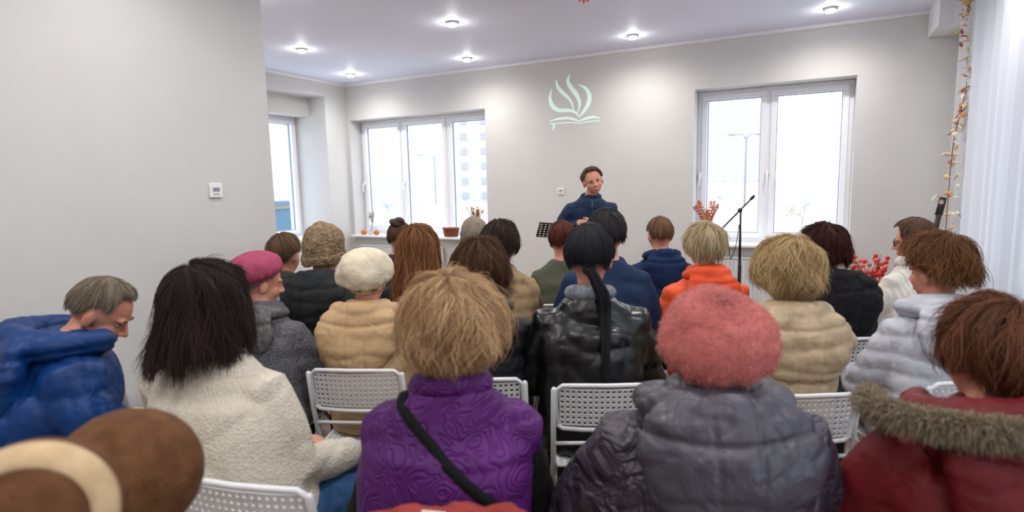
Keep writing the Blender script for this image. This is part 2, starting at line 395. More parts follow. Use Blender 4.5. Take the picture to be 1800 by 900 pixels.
    bm=bmesh.new(); ell(bm,(0,.0,hipz-.005 if not standing else .9),(.175,.135,.085 if not standing else .12))
    for s in (-1,1):
        h,kn,an=Lg[s]; tube(bm,[h,lerp(h,kn,.5),kn,lerp(kn,an,.4),an+Vector((0,0,.02))],[.105,.092,.076,.068,.06])
    if not standing:
        for v in bm.verts: v.co.z=max(v.co.z,.06 if v.co.y>.25 else .462)
    solid('trousers' ,bm,max(voxel,.012),pm,T,3,disp('soft',seed+1))
    for s in (-1,1):
        an=Lg[s][2]; bm=bmesh.new(); R=[]
        for y,w,h,zc in ((-.075,.02,.02,.05),(-.065,.034,.045,.05),(0,.038,.055,.058),(.07,.044,.04,.043),(.13,.046,.032,.035),(.175,.036,.026,.029),(.195,.014,.014,.022)):
            R.append(ering((an.x,an.y+y,zc),(w,0,0),(0,0,min(h,zc-.003)),16,2.5))
        loft(bm,R); obj('shoe',bm,shoes or M('shoe_black',(25,24,26),rough=.4,bump=None),T)
    bm=bmesh.new(); loft(bm,trings(W if not vest else .92*W,Dp if not vest else .9*Dp))
    for s in (-1,1):
        sh,el,wr=S[s]; b=lerp(1,W,.7)*(1 if not vest else .85)
        tube(bm,[lerp(Vector((sc.x,sc.y,shz-.03)),sh,.6),sh,lerp(sh,el,.45),el,lerp(el,wr,.55),lerp(el,wr,.96)],[.066*b,.073*b,.070*b,.064*b,.055*b,.044*b])
    G=solid(gname,bm,voxel,gm,T,4,disp(kind,seed))
    surf=[G]
    if vest:
        bm=bmesh.new(); loft(bm,trings(W*1.05,Dp*1.06,lo=z0-.0,ex=.012)); 
        for s in (-1,1):
            sh=S[s][0]; tube(bm,[lerp(Vector((sc.x,sc.y,shz-.03)),sh,.5),sh+Vector((s*.012,0,0)),],[.080,.083])
        surf.append(solid('vest',bm,voxel,vest,T,4,disp(vestkind,seed+2)))
    if collar:
        bm=bmesh.new(); pts=[]
        for i in range(13):
            a=R_(-150+25*i); pts.append((sc.x+.078*math.sin(a),sc.y+.005-.07*math.cos(a),shz+.085+.012*math.cos(a)))
        tube(bm,pts,colr); surf.append(solid('collar',bm,max(voxel*.8,.009),collar,T,2,disp('soft',seed+4)))
    if hood:
        hmat=hood if not isinstance(hood,tuple) else hood[0]; q=1 if not isinstance(hood,tuple) else hood[1]
        bm=bmesh.new(); pts=[];rd=[]
        for i in range(15):
            a=R_(-140+20*i); pts.append((sc.x+.105*q*math.sin(a),sc.y+.0-.085*q*math.cos(a),shz+.065+.018*math.cos(a))); rd.append(.031*q+.010*math.cos(a))
        tube(bm,pts,rd)
        R=[]
        for dz,w,dd,y in ((.075,.10,.028,-.085),(.055,.135,.040,-.10),(.0,.155,.046,-.12),(-.06,.14,.046,-.132),(-.115,.10,.036,-.136),(-.15,.05,.022,-.13),(-.165,.02,.012,-.126)):
            R.append(ering((sc.x,sc.y+y*lerp(1,q,.5),shz+dz*q),(w*q,0,0),(0,dd*lerp(1,q,.7),0),24,2.2))
        loft(bm,R); surf.append(solid('hood',bm,max(voxel*.7,.0065) if d<3 else .011,hmat,T,3,disp('hood',seed+6,cx=sc.x,cz=shz)))
    if hairk:
        n=16000 if d<1.9 else (9000 if d<2.9 else 3600)
        T_HAIR[T.name]=hair(hairk,HMx,T,hm,n,seed,**hkw)
    if chair: chairs.append((T.location.copy(),rz,chair))
    T_SURF[T.name]=surf
    return T,HMx,sc,shz,hl
T_SURF={}; T_HAIR={}
# =============================================================== ROOM
D=6.55; ZC=3.0
corner=onY(605,157,D); XL=corner.x
XN=-3.1; cn=onX(481,330,XN); YN=cn.y
XR=1.28; YB=-2.6
WT=.36
def slabs(name,axis,c0,c1,a0,a1,holes,mat):
    bm=bmesh.new(); xs=sorted({a0,a1,*[h[0] for h in holes],*[h[1] for h in holes]})
    def B(u0,u1,z0,z1):
        if u1-u0<1e-4 or z1-z0<1e-4: return
        if axis=='X': box(bm,((u0+u1)/2,(c0+c1)/2,(z0+z1)/2),(u1-u0,abs(c1-c0),z1-z0))
        else: box(bm,((c0+c1)/2,(u0+u1)/2,(z0+z1)/2),(abs(c1-c0),u1-u0,z1-z0))
    for u0,u1 in zip(xs,xs[1:]):
        hh=[h for h in holes if h[0]<=u0+1e-5 and h[1]>=u1-1e-5]
        if not hh: B(u0,u1,0,ZC)
        else: B(u0,u1,0,hh[0][2]); B(u0,u1,hh[0][3],ZC)
    return struct(obj(name,bm,mat,smooth=False))
wl0=XL+.06; wl1=onY(855,300,D).x; wr0=onY(1219,300,D).x; wr1=onY(1499,300,D).x
WZ0,WZ1=.84,2.50
slabs('wall_back','X',D,D+WT,XL-.9,XR+.3,[(wl0,wl1,WZ0,WZ1),(wr0,wr1,WZ0,WZ1)],wallm)
rv=onX(578,300,XL).y
XW=XL-.62
slabs('wall_left_far','Y',XL-.14,XL,YN,D,[(4.6,rv,.84,2.80)],wallm)
bm=bmesh.new(); xc=XL-.14-.33; box(bm,(xc,rv+.08,1.5),(.66,.16,3)); box(bm,(xc,4.52,1.5),(.66,.16,3)); box(bm,(xc,(4.6+rv)/2,2.9),(.66,rv-4.6,.2)); box(bm,(xc,(4.6+rv)/2,.42),(.66,rv-4.6,.84)); box(bm,(XW+.16,(4.6+rv)/2,2.675),(.32,rv-4.6,.25))
struct(obj('wall_niche',bm,wallm,smooth=False))
bm=bmesh.new(); box(bm,(XN-.075,(YB+YN)/2,1.5),(.15,YN-YB,3)); box(bm,((XN+XL)/2-.145,YN-.07,1.5),(XN-XL-.01,.14,3)); struct(obj('wall_left',bm,wallm,smooth=False))
slabs('wall_right','Y',XR,XR+.3,YB,D,[(.3,5.6,.6,2.7)],wallm)
bm=bmesh.new(); box(bm,((XN+XR)/2,YB-.1,1.5),(XR-XN+.4,.2,3)); struct(obj('wall_front',bm,wallm,smooth=False))
bm=bmesh.new(); box(bm,((XL+XR)/2-.3,(YB+D)/2,-.05),(XR-XL+1.8,D-YB+.8,.1)); struct(obj('floor',bm,floorm,smooth=False))
bm=bmesh.new(); box(bm,((XL+XR)/2-.3,(YB+D)/2,ZC+.05),(XR-XL+1.8,D-YB+.8,.1)); struct(obj('ceiling',bm,ceilm,smooth=False))
bm=bmesh.new(); box(bm,((XL+XR)/2,D-.015,ZC-.015),(XR-XL,.03,.03)); struct(obj('trim_1',bm,trimm,smooth=False))
bm=bmesh.new(); box(bm,(XL+.015,(YN+D)/2,ZC-.015),(.03,D-YN-.04,.03)); struct(obj('trim_2',bm,trimm,smooth=False))
bm=bmesh.new(); box(bm,((XL+XR)/2,D-.008,.04),(XR-XL,.016,.08)); struct(obj('baseboard_back',bm,trimm,smooth=False))
bm=bmesh.new(); box(bm,(XN+.008,(YB+YN)/2,.04),(.016,YN-YB,.08)); struct(obj('baseboard_left',bm,trimm,smooth=False))
q=onY(1650,44,6.05)
bm=bmesh.new(); box(bm,((q.x+XR)/2,(6.05+D)/2,(q.z+ZC)/2),(XR-q.x,D-6.05,ZC-q.z)); struct(obj('ceiling_soffit',bm,trimm,smooth=False))
gm_=bpy.data.materials.new('window_glass'); gm_.use_nodes=True; nt=gm_.node_tree; nt.nodes.clear()
o_=nt.nodes.new('ShaderNodeOutputMaterial'); tr=nt.nodes.new('ShaderNodeBsdfTransparent'); gl=nt.nodes.new('ShaderNodeBsdfGlossy'); gl.inputs['Roughness'].default_value=.02; mx=nt.nodes.new('ShaderNodeMixShader'); mx.inputs[0].default_value=.05
nt.links.new(tr.outputs[0],mx.inputs[1]); nt.links.new(gl.outputs[0],mx.inputs[2]); nt.links.new(mx.outputs[0],o_.inputs[0])
def window(n,origin,rz,w,z0,z1,mull,handles=()):
    bm=bmesh.new(); h=z1-z0; fw=.055; dp=.07
    def rect(x0,x1,a0,a1,t,y,d):
        box(bm,((x0+x1)/2,y,a0+t/2),(x1-x0,d,t)); box(bm,((x0+x1)/2,y,a1-t/2),(x1-x0,d,t)); box(bm,(x0+t/2,y,(a0+a1)/2),(t,d,a1-a0-2*t)); box(bm,(x1-t/2,y,(a0+a1)/2),(t,d,a1-a0-2*t))
    rect(0,w,0,h,fw,0,dp); xs=[0]+mull+[w]
    for m in mull: box(bm,(m,0,h/2),(.06,dp,h-2*fw))
    g=[]
    for a,b in zip(xs,xs[1:]):
        x0=a+(fw if a==0 else .03)-.01; x1=b-(fw if b==w else .03)+.01
        rect(x0,x1,fw-.01,h-fw+.01,.055,-.02,.075); g.append((x0+.055,x1-.055,fw+.045,h-fw-.045))
    o=obj('window_%d'%n,bm,pvc,smooth=False); struct(o); o.location=(origin[0],origin[1],z0); o.rotation_euler=(0,0,rz)
    md=o.modifiers.new('b','BEVEL'); md.width=.006; md.segments=2
    for x0,x1,a0,a1 in g:
        bm=bmesh.new(); box(bm,((x0+x1)/2,0,(a0+a1)/2),(x1-x0,.006,a1-a0)); obj('pane',bm,gm_,o,smooth=False)
        bm=bmesh.new(); rect(x0-.001,x1+.001,a0-.001,a1+.001,.009,-.006,.02); obj('gasket',bm,gask,o,smooth=False)
    for hx in handles:
        bm=bmesh.new(); box(bm,(hx,-.065,h*.45),(.026,.014,.07)); tube(bm,[(hx,-.07,h*.45),(hx,-.10,h*.45),(hx,-.10,h*.45-.12)],.009,8); obj('handle',bm,pvc,o)
    return o
yw=D+.28
xm1=onY(712,300,yw).x; xm2=onY(791,300,yw).x
window(1,(wl0,yw,0),0,wl1-wl0,WZ0+.02,WZ1,[xm1-wl0,xm2-wl0],[.04,xm1-wl0+.03])
xm3=onY(1349,300,yw).x
window(2,(wr0,yw,0),0,wr1-wr0,WZ0+.02,WZ1,[xm3-wr0],[.035,xm3-wr0])
window(3,(XW,4.6,0),R_(90),rv-4.6,.86,2.55,[.75],[])
window(4,(XR+.2,5.6,0),R_(-90),5.3,.6,2.7,[1.3,2.65,4.0],[])
for nme,a,b in (('window_sill_left',wl0,wl1),('window_sill_right',wr0,wr1)):
    bm=bmesh.new(); box(bm,((a+b)/2,D+.10,WZ0+.008),(b-a-.002,.42,.03)); o=struct(obj(nme,bm,trimm,smooth=False)); md=o.modifiers.new('b','BEVEL'); md.width=.008; md.segments=2
bm=bmesh.new(); box(bm,(XW+.30,(4.6+rv)/2,.85),(.62,rv-4.6,.03)); struct(obj('window_sill_niche',bm,trimm,smooth=False))
def radiator(a,b,lab):
    T=empty('radiator',((a+b)/2,D-.07,0),0,lab,'radiator'); w=b-a
    bm=bmesh.new(); box(bm,(0,0,.46),(w,.05,.5)); k=int(w/.04)
    for i in range(k): box(bm,(-w/2+.02+(i+.5)*(w-.04)/k,-.028,.46),(.022,.012,.46))
    obj('panel',bm,white_pl,T,smooth=False)
    bm=bmesh.new(); box(bm,(0,.0,.72),(w+.01,.075,.012)); obj('grille',bm,white_pl,T,smooth=False)
    for s in (-1,1):
        bm=bmesh.new(); tube(bm,[(s*w*.42,.0,.25),(s*w*.42,.0,.0)],.01,8); obj('pipe',bm,white_pl,T)
radiator(-5.75,-4.35,'white panel radiator under the three-pane window'); radiator(-1.0,.25,'white panel radiator under the two-pane window behind the microphone')
# ---------------------------------------------------------------- ceiling lights
lens=M('lamp_lens',(255,250,244),bump=None,emit=30); chrome=M('chrome',(200,200,205),rough=.2,metal=1,bump=None)
lp=[(*onZ(x,y,ZC).xy,n) for x,y,n in ((530,86,'leftmost in the second row'),(795,39,'second from left in the second row'),(1460,14,'nearest the curtain'),(616,130,'farthest, above the corner'),(821,102,'above the three-pane window'),(1112,62,'right of the wall emblem'))]
for X,Y in ((-1.0,4.37),(.75,4.37),(-5.0,3.2),(-3.7,3.1),(-2.0,3.05),(-.2,3.05),(-2.4,1.7),(-.8,1.7),(.75,1.7),(-2.4,.3),(-.8,.3),(.75,.3),(-2.4,-1.2),(-.8,-1.2),(.75,-1.2)):
    lp.append((X,Y,None))
for X,Y,n in lp:
    T=empty('ceiling_light',(X,Y,ZC),0,('round recessed ceiling light, '+n) if n else 'round ceiling downlight above the seated audience, outside the picture','ceiling light','round downlights in rows on the ceiling')
    bm=bmesh.new(); R=[ering((0,0,z),(r,0,0),(0,r,0),24) for r,z in ((.055,0),(.058,-.012),(.05,-.02),(.043,-.014))]; loft(bm,R); ho=obj('housing',bm,chrome,T)
    bm=bmesh.new(); R=[ering((0,0,z),(r,0,0),(0,r,0),24) for r,z in ((.04,-.010),(.04,-.028),(.036,-.036),(.02,-.04))]; loft(bm,R); obj('lens',bm,lens,ho)
    ld=bpy.data.lights.new('bulb','SPOT'); ld.energy=55 if Y>3.5 else 45; ld.color=(1,.965,.92); ld.shadow_soft_size=.04; ld.spot_size=R_(172); ld.spot_blend=1
    lo=bpy.data.objects.new('bulb',ld); COL.objects.link(lo); lo.parent=T; lo.location=(0,0,-.055)
    ld=bpy.data.lights.new('halo','POINT'); ld.energy=1.5; ld.color=(1,.97,.96); ld.shadow_soft_size=.03
    lo=bpy.data.objects.new('halo',ld); COL.objects.link(lo); lo.parent=T; lo.location=(0,0,-.07)
# ---------------------------------------------------------------- wall plates, emblem
def plate(p,axis,lab,name,w,h):
    T=empty(name,p,0 if axis=='Y' else R_(90),lab,name.replace('_',' '))
    bm=bmesh.new(); box(bm,(0,-.006,0),(w,.012,h)); o=obj('plate',bm,M('plate_white',(236,236,236),rough=.4,bump=None),T,smooth=False); md=o.modifiers.new('b','BEVEL'); md.width=.004; md.segments=3
    bm=bmesh.new(); box(bm,(0,-.0135,h*.08),(w*.5,.004,h*.26)); obj('display',bm,M('display_grey',(140,144,150),bump=None,rough=.3),o,smooth=False)
    for i in (-1,0,1):
        bm=bmesh.new(); box(bm,(i*w*.18,-.0135,-h*.25),(w*.1,.004,h*.06)); obj('button',bm,M('grey_key',(150,150,152),bump=None),o,smooth=False)
p=onX(378,335,XN); plate((XN,p.y,p.z),'X','white thermostat plate on the near grey wall','thermostat',.082,.082)
p=onY(986,336,D); plate((p.x,D,p.z),'Y','small white switch plate on the wall left of the speaker','wall_switch',.075,.08)
emm=M('emblem_mint_glow',(220,243,233),rough=.9,bump=None,emit=.22)  # projected image painted as flat strokes, with a slight glow added
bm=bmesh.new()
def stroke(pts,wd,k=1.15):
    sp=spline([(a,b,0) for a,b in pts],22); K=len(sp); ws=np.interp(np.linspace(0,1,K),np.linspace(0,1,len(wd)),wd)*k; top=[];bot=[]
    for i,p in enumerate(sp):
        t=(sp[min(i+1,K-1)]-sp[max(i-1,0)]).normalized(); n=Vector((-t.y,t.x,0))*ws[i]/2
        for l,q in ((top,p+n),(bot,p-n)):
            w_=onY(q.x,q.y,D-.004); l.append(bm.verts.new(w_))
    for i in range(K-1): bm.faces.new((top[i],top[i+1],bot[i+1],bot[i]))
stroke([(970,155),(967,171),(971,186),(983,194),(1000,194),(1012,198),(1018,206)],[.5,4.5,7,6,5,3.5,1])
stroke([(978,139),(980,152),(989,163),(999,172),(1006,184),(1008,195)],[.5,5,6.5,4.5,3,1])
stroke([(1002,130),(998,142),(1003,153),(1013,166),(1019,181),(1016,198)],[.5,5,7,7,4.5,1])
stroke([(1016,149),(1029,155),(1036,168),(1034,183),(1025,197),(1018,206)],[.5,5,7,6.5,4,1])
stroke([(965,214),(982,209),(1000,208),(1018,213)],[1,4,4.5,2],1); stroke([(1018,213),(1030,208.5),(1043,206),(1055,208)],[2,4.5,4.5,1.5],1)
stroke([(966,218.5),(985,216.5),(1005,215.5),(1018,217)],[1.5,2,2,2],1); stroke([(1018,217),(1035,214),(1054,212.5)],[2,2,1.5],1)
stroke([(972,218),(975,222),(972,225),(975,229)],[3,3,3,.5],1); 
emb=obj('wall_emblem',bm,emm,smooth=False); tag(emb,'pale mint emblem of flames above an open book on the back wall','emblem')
# ---------------------------------------------------------------- curtains
cm=bpy.data.materials.new('sheer_curtain'); cm.use_nodes=True; nt=cm.node_tree; nt.nodes.clear()
o_=nt.nodes.new('ShaderNodeOutputMaterial'); df=nt.nodes.new('ShaderNodeBsdfDiffuse'); tl=nt.nodes.new('ShaderNodeBsdfTranslucent'); tr=nt.nodes.new('ShaderNodeBsdfTransparent')
df.inputs[0].default_value=(.78,.78,.80,1); tl.inputs[0].default_value=(.38,.39,.43,1)
m1=nt.nodes.new('ShaderNodeMixShader'); m1.inputs[0].default_value=.42; m2=nt.nodes.new('ShaderNodeMixShader'); m2.inputs[0].default_value=.13
nt.links.new(df.outputs[0],m1.inputs[1]); nt.links.new(tl.outputs[0],m1.inputs[2]); nt.links.new(m1.outputs[0],m2.inputs[1]); nt.links.new(tr.outputs[0],m2.inputs[2]); nt.links.new(m2.outputs[0],o_.inputs[0])
def curtain(y0,y1,x,lab,seed,am=.03):
    bm=bmesh.new(); n=int((y1-y0)/.011); zz=[2.97,2.9,2.6,2.2,1.7,1.2,.7,.3,.04]; rows=[]
    for i,z in enumerate(zz):
        k=(2.97-z)/2.93; r=[]
        for j in range(n+1):
            y=y0+(y1-y0)*j/n
            r.append(bm.verts.new((x+(am*.6+am*.5*k)*math.sin(y*26+seed+1.5*math.sin(y*5+seed))+.015*k*math.sin(y*9+seed),y,z)))
        rows.append(r)
    for a,b in zip(rows,rows[1:]):
        for j in range(n): bm.faces.new((a[j],a[j+1],b[j+1],b[j]))
    return tag(obj('curtain',bm,cm),lab,'curtain')
curtain(4.35,5.98,1.06,'sheer white curtain with the flower garland on its edge, at the back wall',1,.016); curtain(1.2,4.42,1.06,'sheer white curtain at the right edge, nearest the viewer',4,.022)
bm=bmesh.new(); box(bm,(1.07,3.5,2.985),(.05,4.8,.03)); tag(obj('curtain_rail',bm,trimm,smooth=False),'white ceiling rail carrying the sheer curtains','curtain rail')
g0=P(1709,28,4.62); g1=P(1662,410,4.55)
T=empty('flower_garland',(g0.x,g0.y,ZC),0,'hanging garland of dried orange leaves and cream flowers beside the curtain','garland')
gp=spline([g0+Vector((0,0,.12)),g0,lerp(g0,g1,.3)+Vector((.02,0,0)),lerp(g0,g1,.6)-Vector((.02,0,0)),g1],40); gp=[p-Vector(T.location) for p in gp]
bm=bmesh.new(); tube(bm,gp,.004,6); vine=obj('vine',bm,M('twig',(120,90,60),bump=None),T)
def leafmesh(bm,p,d,L,w,up=Vector((0,0,1))):
    d=d.normalized(); s=d.cross(up+Vector((.01,.02,0)))
    if s.length<1e-3: s=Vector((1,0,0))
    s.normalize(); n=d.cross(s); pts=[p,p+d*L*.35+s*w+n*w*.25,p+d*L*.7+s*w*.7+n*w*.2,p+d*L,p+d*L*.7-s*w*.7+n*w*.2,p+d*L*.35-s*w+n*w*.25]
    v=[bm.verts.new(q) for q in pts]; bm.faces.new((v[0],v[1],v[2],v[3])); bm.faces.new((v[0],v[3],v[4],v[5]))
lm=[M('leaf_orange',(208,150,100),bump=None),M('leaf_rust',(172,96,70),bump=None),M('leaf_cream',(232,218,194),bump=None),M('leaf_yellow',(218,190,140),bump=None)]
for i in range(125):
    p=random.choice(gp)+Vector((random.gauss(0,.036),random.gauss(0,.036),random.gauss(0,.02)))
    bm=bmesh.new()
    if i%3==0:
        ell(bm,p,random.uniform(.013,.025),sub=2); obj('flower',bm,lm[random.choice((2,3,2,0))],vine)
    else:
        for k in range(3): leafmesh(bm,p,Vector((random.gauss(0,1),random.gauss(0,1),random.gauss(-.4,.7))),random.uniform(.04,.075),.014)
        obj('leaf',bm,lm[random.choice((0,2,3,3,2,1,2))],vine)
pv=P(1690,8,4.55)
T=empty('ceiling_vent',(min(pv.x,.93),pv.y,ZC),0,'slatted air vent at the ceiling by the curtain top','vent')
bm=bmesh.new(); box(bm,(0,0,-.01),(.16,.16,.02)); vf=obj('frame',bm,trimm,T,smooth=False)
for i in range(5):
    bm=bmesh.new(); box(bm,(0,-.05+.025*i,-.024),(.13,.008,.01)); obj('slat',bm,M('vent_grey',(120,122,128),bump=None),vf,smooth=False)
p=P(1026,1,3.3); T=empty('hanging_leaf',(p.x,p.y,ZC),0,'small red paper leaf hanging below the ceiling at the top edge','hanging decoration')
bm=bmesh.new(); tube(bm,[(0,0,0),(0,0,p.z-ZC+.03)],.001,5); obj('thread',bm,M('twig',(120,90,60)),T)
bm=bmesh.new()
for k in range(5):
    a=R_(-70+35*k); leafmesh(bm,Vector((0,0,p.z-ZC+.03)),RGT*math.sin(a)+Vector((0,0,-math.cos(a))),.05,.009,up=FWD)
obj('leaf',bm,M('leaf_red',(204,74,62),bump=None),T)
# =============================================================== PEOPLE
def fab(n,c,**k): 
    a=dict(rough=.88,bump='noise',bs=220,bd=.25,dist=.004,spec=.25); a.update(k); return M('cloth_'+n,c,**a)
CR=dict(bump='crinkle',bs=11,bd=.2,dist=.01)
GR='people seated in rows facing the speaker'
jeans=fab('jeans',(30,60,98),c2=(46,78,116),cs=30)
def bun(T,HMx,c,r,mat,seed):
    bm=bmesh.new(); ell(bm,c,r,HMx,sub=3); o=solid('hair_bun',bm,.007,mat,T_HAIR[T.name],2,lambda co,no:.006*np.sin(60*co[:,0]+90*co[:,2]))
bh=HM('bun',(52,36,28),(104,76,56))
t,H,sc,shz,hl=person('person with brown hair in a high bun, seated in the front row',703,420,4.3,gm=fab('dk1',(50,48,52)),hairk='tied',hm=bh,group=GR,chair='brown-haired person with the high bun')
bun(t,H,(.0,-.05,.115),(.058,.058,.045),bh,1)
knitg=fab('beanie_grey',(150,138,124),c2=(126,114,102),cs=60,bump='rib',bs=500,bd=.6)
t,H,sc,shz,hl=person('person in a grey knitted hat, seated in the front row beside the dark-haired person',834,422,4.2,gm=fab('dk2',(60,58,60)),hairk='short',hm=HM('g',(110,100,90),(150,140,130)),group=GR,chair='person in the small grey knitted hat')
lathe('knit_hat',BEANIE,(.092,.108,.12),H,(0,-.01,.055),12,knitg,t,ribs=.03)
person('person with short reddish-brown hair in an olive top behind the music stand',988,424,3.9,gm=fab('olive',(80,82,68)),gname='top',hairk='short',hm=HM('rb',(58,24,18),(110,52,36)),group=GR,chair='reddish-haired person in the olive top')
navy=fab('navy_hoodie',(18,38,76),c2=(14,30,62),cs=12)
person('man with short brown hair in a dark blue hooded sweatshirt',1160,414,4.0,W=1.12,gm=navy,gname='sweatshirt',hood=navy,hairk='crop',hm=HM('tb',(84,58,42),(136,102,78)),group=GR,chair='man in the dark blue hooded sweatshirt')
person('man with short brown hair in a dark green jacket by the wall corner',501,449,3.5,W=1.05,gm=fab('dkgreen',(42,46,40)),hood=fab('dkgreen2',(50,54,46)),hairk='short',hm=HM('j',(74,54,40),(120,92,70)),group=GR,chair='man in the dark green jacket',turn=-6)
dg=fab('dkgrey',(44,47,49),c2=(34,36,38),cs=8)
t,H,sc,shz,hl=person('person in a beige cable-knit hat and dark grey hooded jacket',570,445,3.2,W=1.15,Dp=1.05,gm=dg,hood=(dg,1.2),hairk='short',hm=HM('k',(120,108,96),(160,150,138)),group=GR,chair='person in the beige cable-knit hat',hyaw=-8)
lathe('knit_hat',BEANIE,(.104,.118,.128),H,(0,-.012,.045),14,fab('beanie_beige',(148,128,102),c2=(114,96,74),cs=40,bump='voronoi',bs=70,bd=.8,dist=.01),t,ribs=.04,lump=.1)
person('person with dark shoulder-touching hair in a beige and brown jacket',880,430,3.4,gm=fab('obeige',(150,128,98),c2=(78,62,50),cs=5,edge=(.45,.55)),kind='puffer',hairk='bob',hm=HM('o',(36,27,24),(74,58,48)),group=GR,chair='person in the beige and brown jacket',hyaw=-10,hkw=dict(th=(.022,.02,.015)))
person('person with very long wavy auburn hair down the back',735,441,3.15,gm=fab('mblack',(30,28,30)),hairk='long',hm=HM('m',(92,56,34),(170,118,78)),group=GR,chair='person with the very long auburn hair',hkw=dict(flare=.9,wave=.18,out=.014))
person('dark-haired man in a navy jacket, in front of the leather jacket',1066,415,3.1,W=1.14,gm=fab('snavy',(28,44,74)),hairk='short',hm=HM('s',(24,23,26),(54,52,54)),group=GR,chair='dark-haired man in the navy jacket',hs=1.05,hkw=dict(th=(.016,.018,.018)))
orange=fab('orange',(226,86,44),c2=(202,66,30),cs=6,rough=.6)
person('person with short pale blonde hair in a bright orange jacket',1238,438,3.2,W=1.14,gm=orange,kind='puffer',collar=orange,hood=orange,hairk='puffy',hm=HM('u',(156,134,98),(222,206,172)),group=GR,chair='person in the bright orange jacket',hkw=dict(th=(.018,.022,.020)))
bf=fab('blackfleece',(16,15,18),c2=(26,24,28),cs=30,bump='voronoi',bs=120,bd=.9)
person('person with dark auburn hair in a fuzzy black hooded jacket',1448,443,3.0,W=1.16,Dp=1.1,gm=bf,hood=(bf,1.35),kind='crush',hairk='bob',hm=HM('w',(34,15,15),(82,37,33)),hdx=-.03,group=GR,chair='person in the fuzzy black jacket',hroll=-8)
ws=fab('whitesweater',(206,201,192),bump='rib',bs=260,bd=.6)
xh=HM('x',(56,36,26),(104,74,52))
t,H,sc,shz,hl=person('person in glasses and a white ribbed sweater, head turned left',1606,424,3.45,gm=ws,gname='sweater',collar=ws,hairk='tied',hm=xh,group=GR,chair='person in glasses and white sweater',hyaw=36,hpitch=-10,fine=True,hdx=.10,turn=6,hkw=dict(th=(.018,.020,.020),rad=.0013))
bm=bmesh.new()
for s in (-1,1):
    tube(bm,[H@Vector((s*.032+.022*math.cos(a),.096,.0+.018*math.sin(a))) for a in np.linspace(0,6.28,17)],.0022,6)
    tube(bm,[H@Vector((s*.054,.095,.004)),H@Vector((s*.079,.0,.006))],.002,6)
tube(bm,[H@Vector((-.01,.098,.004)),H@Vector((.01,.098,.004))],.002,6); obj('glasses',bm,blackm,t)
tweed=fab('tweed',(110,110,116),c2=(64,66,74),cs=120,bump='noise',bs=160,bd=.8)
t,H,sc,shz,hl=person('person in a magenta beret, pale blue face mask and grey woollen wrap',458,498,2.75,W=1.16,Dp=1.1,gm=tweed,gname='coat',collar=tweed,hood=(fab('greywrap',(104,100,100),c2=(78,76,80),cs=60),1.1),hairk='short',hm=HM('h',(90,82,74),(154,146,136)),group=GR,chair='person in the magenta beret',hyaw=-38,hpitch=-10,turn=-8,fine=True,hdx=-.06,colr=.042)
lathe('beret',BERET,(.122,.130,.098),H,(0,-.035,.055),22,fab('magenta',(162,72,100),c2=(144,58,86),cs=20,bump='noise',bs=90,bd=.4),t,pucker=.03,seed=2)
bm=bmesh.new(); ell(bm,(0,.056,-.074),(.040,.042,.026),H); o=solid('face_mask',bm,.005,fab('maskblue',(130,160,186)),t,2)
beige=fab('beigecoat',(190,160,122),c2=(178,147,110),cs=5,rough=.7,**CR)
t,H,sc,shz,hl=person('person in an off-white beret and beige hooded jacket',646,494,2.7,W=1.08,Dp=1.05,gm=beige,hood=(beige,1.3),kind='soft',hairk='short',hm=HM('i',(120,92,66),(156,126,94)),group=GR,chair='person in the off-white beret',hdx=-.05,collar=beige)
lathe('beret',BERET,(.126,.124,.114),H,(0,-.035,.042),24,fab('offwhite',(218,207,184),c2=(204,192,168),cs=20,bump='voronoi',bs=110,bd=.35,dist=.005),t,pucker=.04,seed=5,lump=.10)
nb=fab('nblack',(22,22,26),rough=.55,**CR)
person('person with thick brown hair in a black padded jacket behind the purple vest',845,484,2.55,W=1.1,gm=nb,kind='puffer',hood=(nb,1.1),hairk='curly',hm=HM('n',(54,34,22),(108,74,50)),group=GR,chair='brown-haired person in the black padded jacket',hdx=.0,hkw=dict(wave=.14,L=(0,.03,.06)))
leather=fab('leather',(12,13,15),rough=.28,bump='noise',bs=60,bd=.15,dist=.004,spec=.5)
t,H,sc,shz,hl=person('person with black hair in a low ponytail and a black leather jacket',1036,455,2.45,W=1.2,Dp=1.05,gm=leather,gname='leather_jacket',kind='fold',collar=fab('greyscarf',(132,136,144),c2=(94,98,106),cs=40),hairk='tied',hm=HM('r',(9,9,11),(42,42,48)),group=GR,chair='person in the black leather jacket',hyaw=-12,hs=1.1,hkw=dict(th=(.016,.018,.018)),shd=.225)
hz=hl.z; bt=[bvh(o) for o in T_SURF[t.name]]
pt=[H@Vector((.012,-.108,-.035))]
for x,dz in ((.038,.13),(.044,.2),(.044,.30),(.038,.40),(.042,.50),(.040,.60)):
    pt.append(Vector((x,min(backy(bt,x,hz-dz),backy(bt,x-.03,hz-dz))-.014,hz-dz)))
lock('ponytail',pt,[.020,.028,.026,.020,.016,.012,.004],t,HM('r',(9,9,11),(42,42,48)),520,5,rad=.0011)
bm=bmesh.new(); tube(bm,[H@Vector((.012,-.108,-.035))+Vector((.022*math.cos(a),0,.0))+Vector((0,0,.022*math.sin(a))) for a in np.linspace(0,6.28,13)],.008,8); obj('hair_tie',bm,blackm,t)
gold=fab('goldcoat',(184,164,132),c2=(156,134,106),cs=14,rough=.42,bump='crinkle',bs=16,bd=.35,spec=.4)
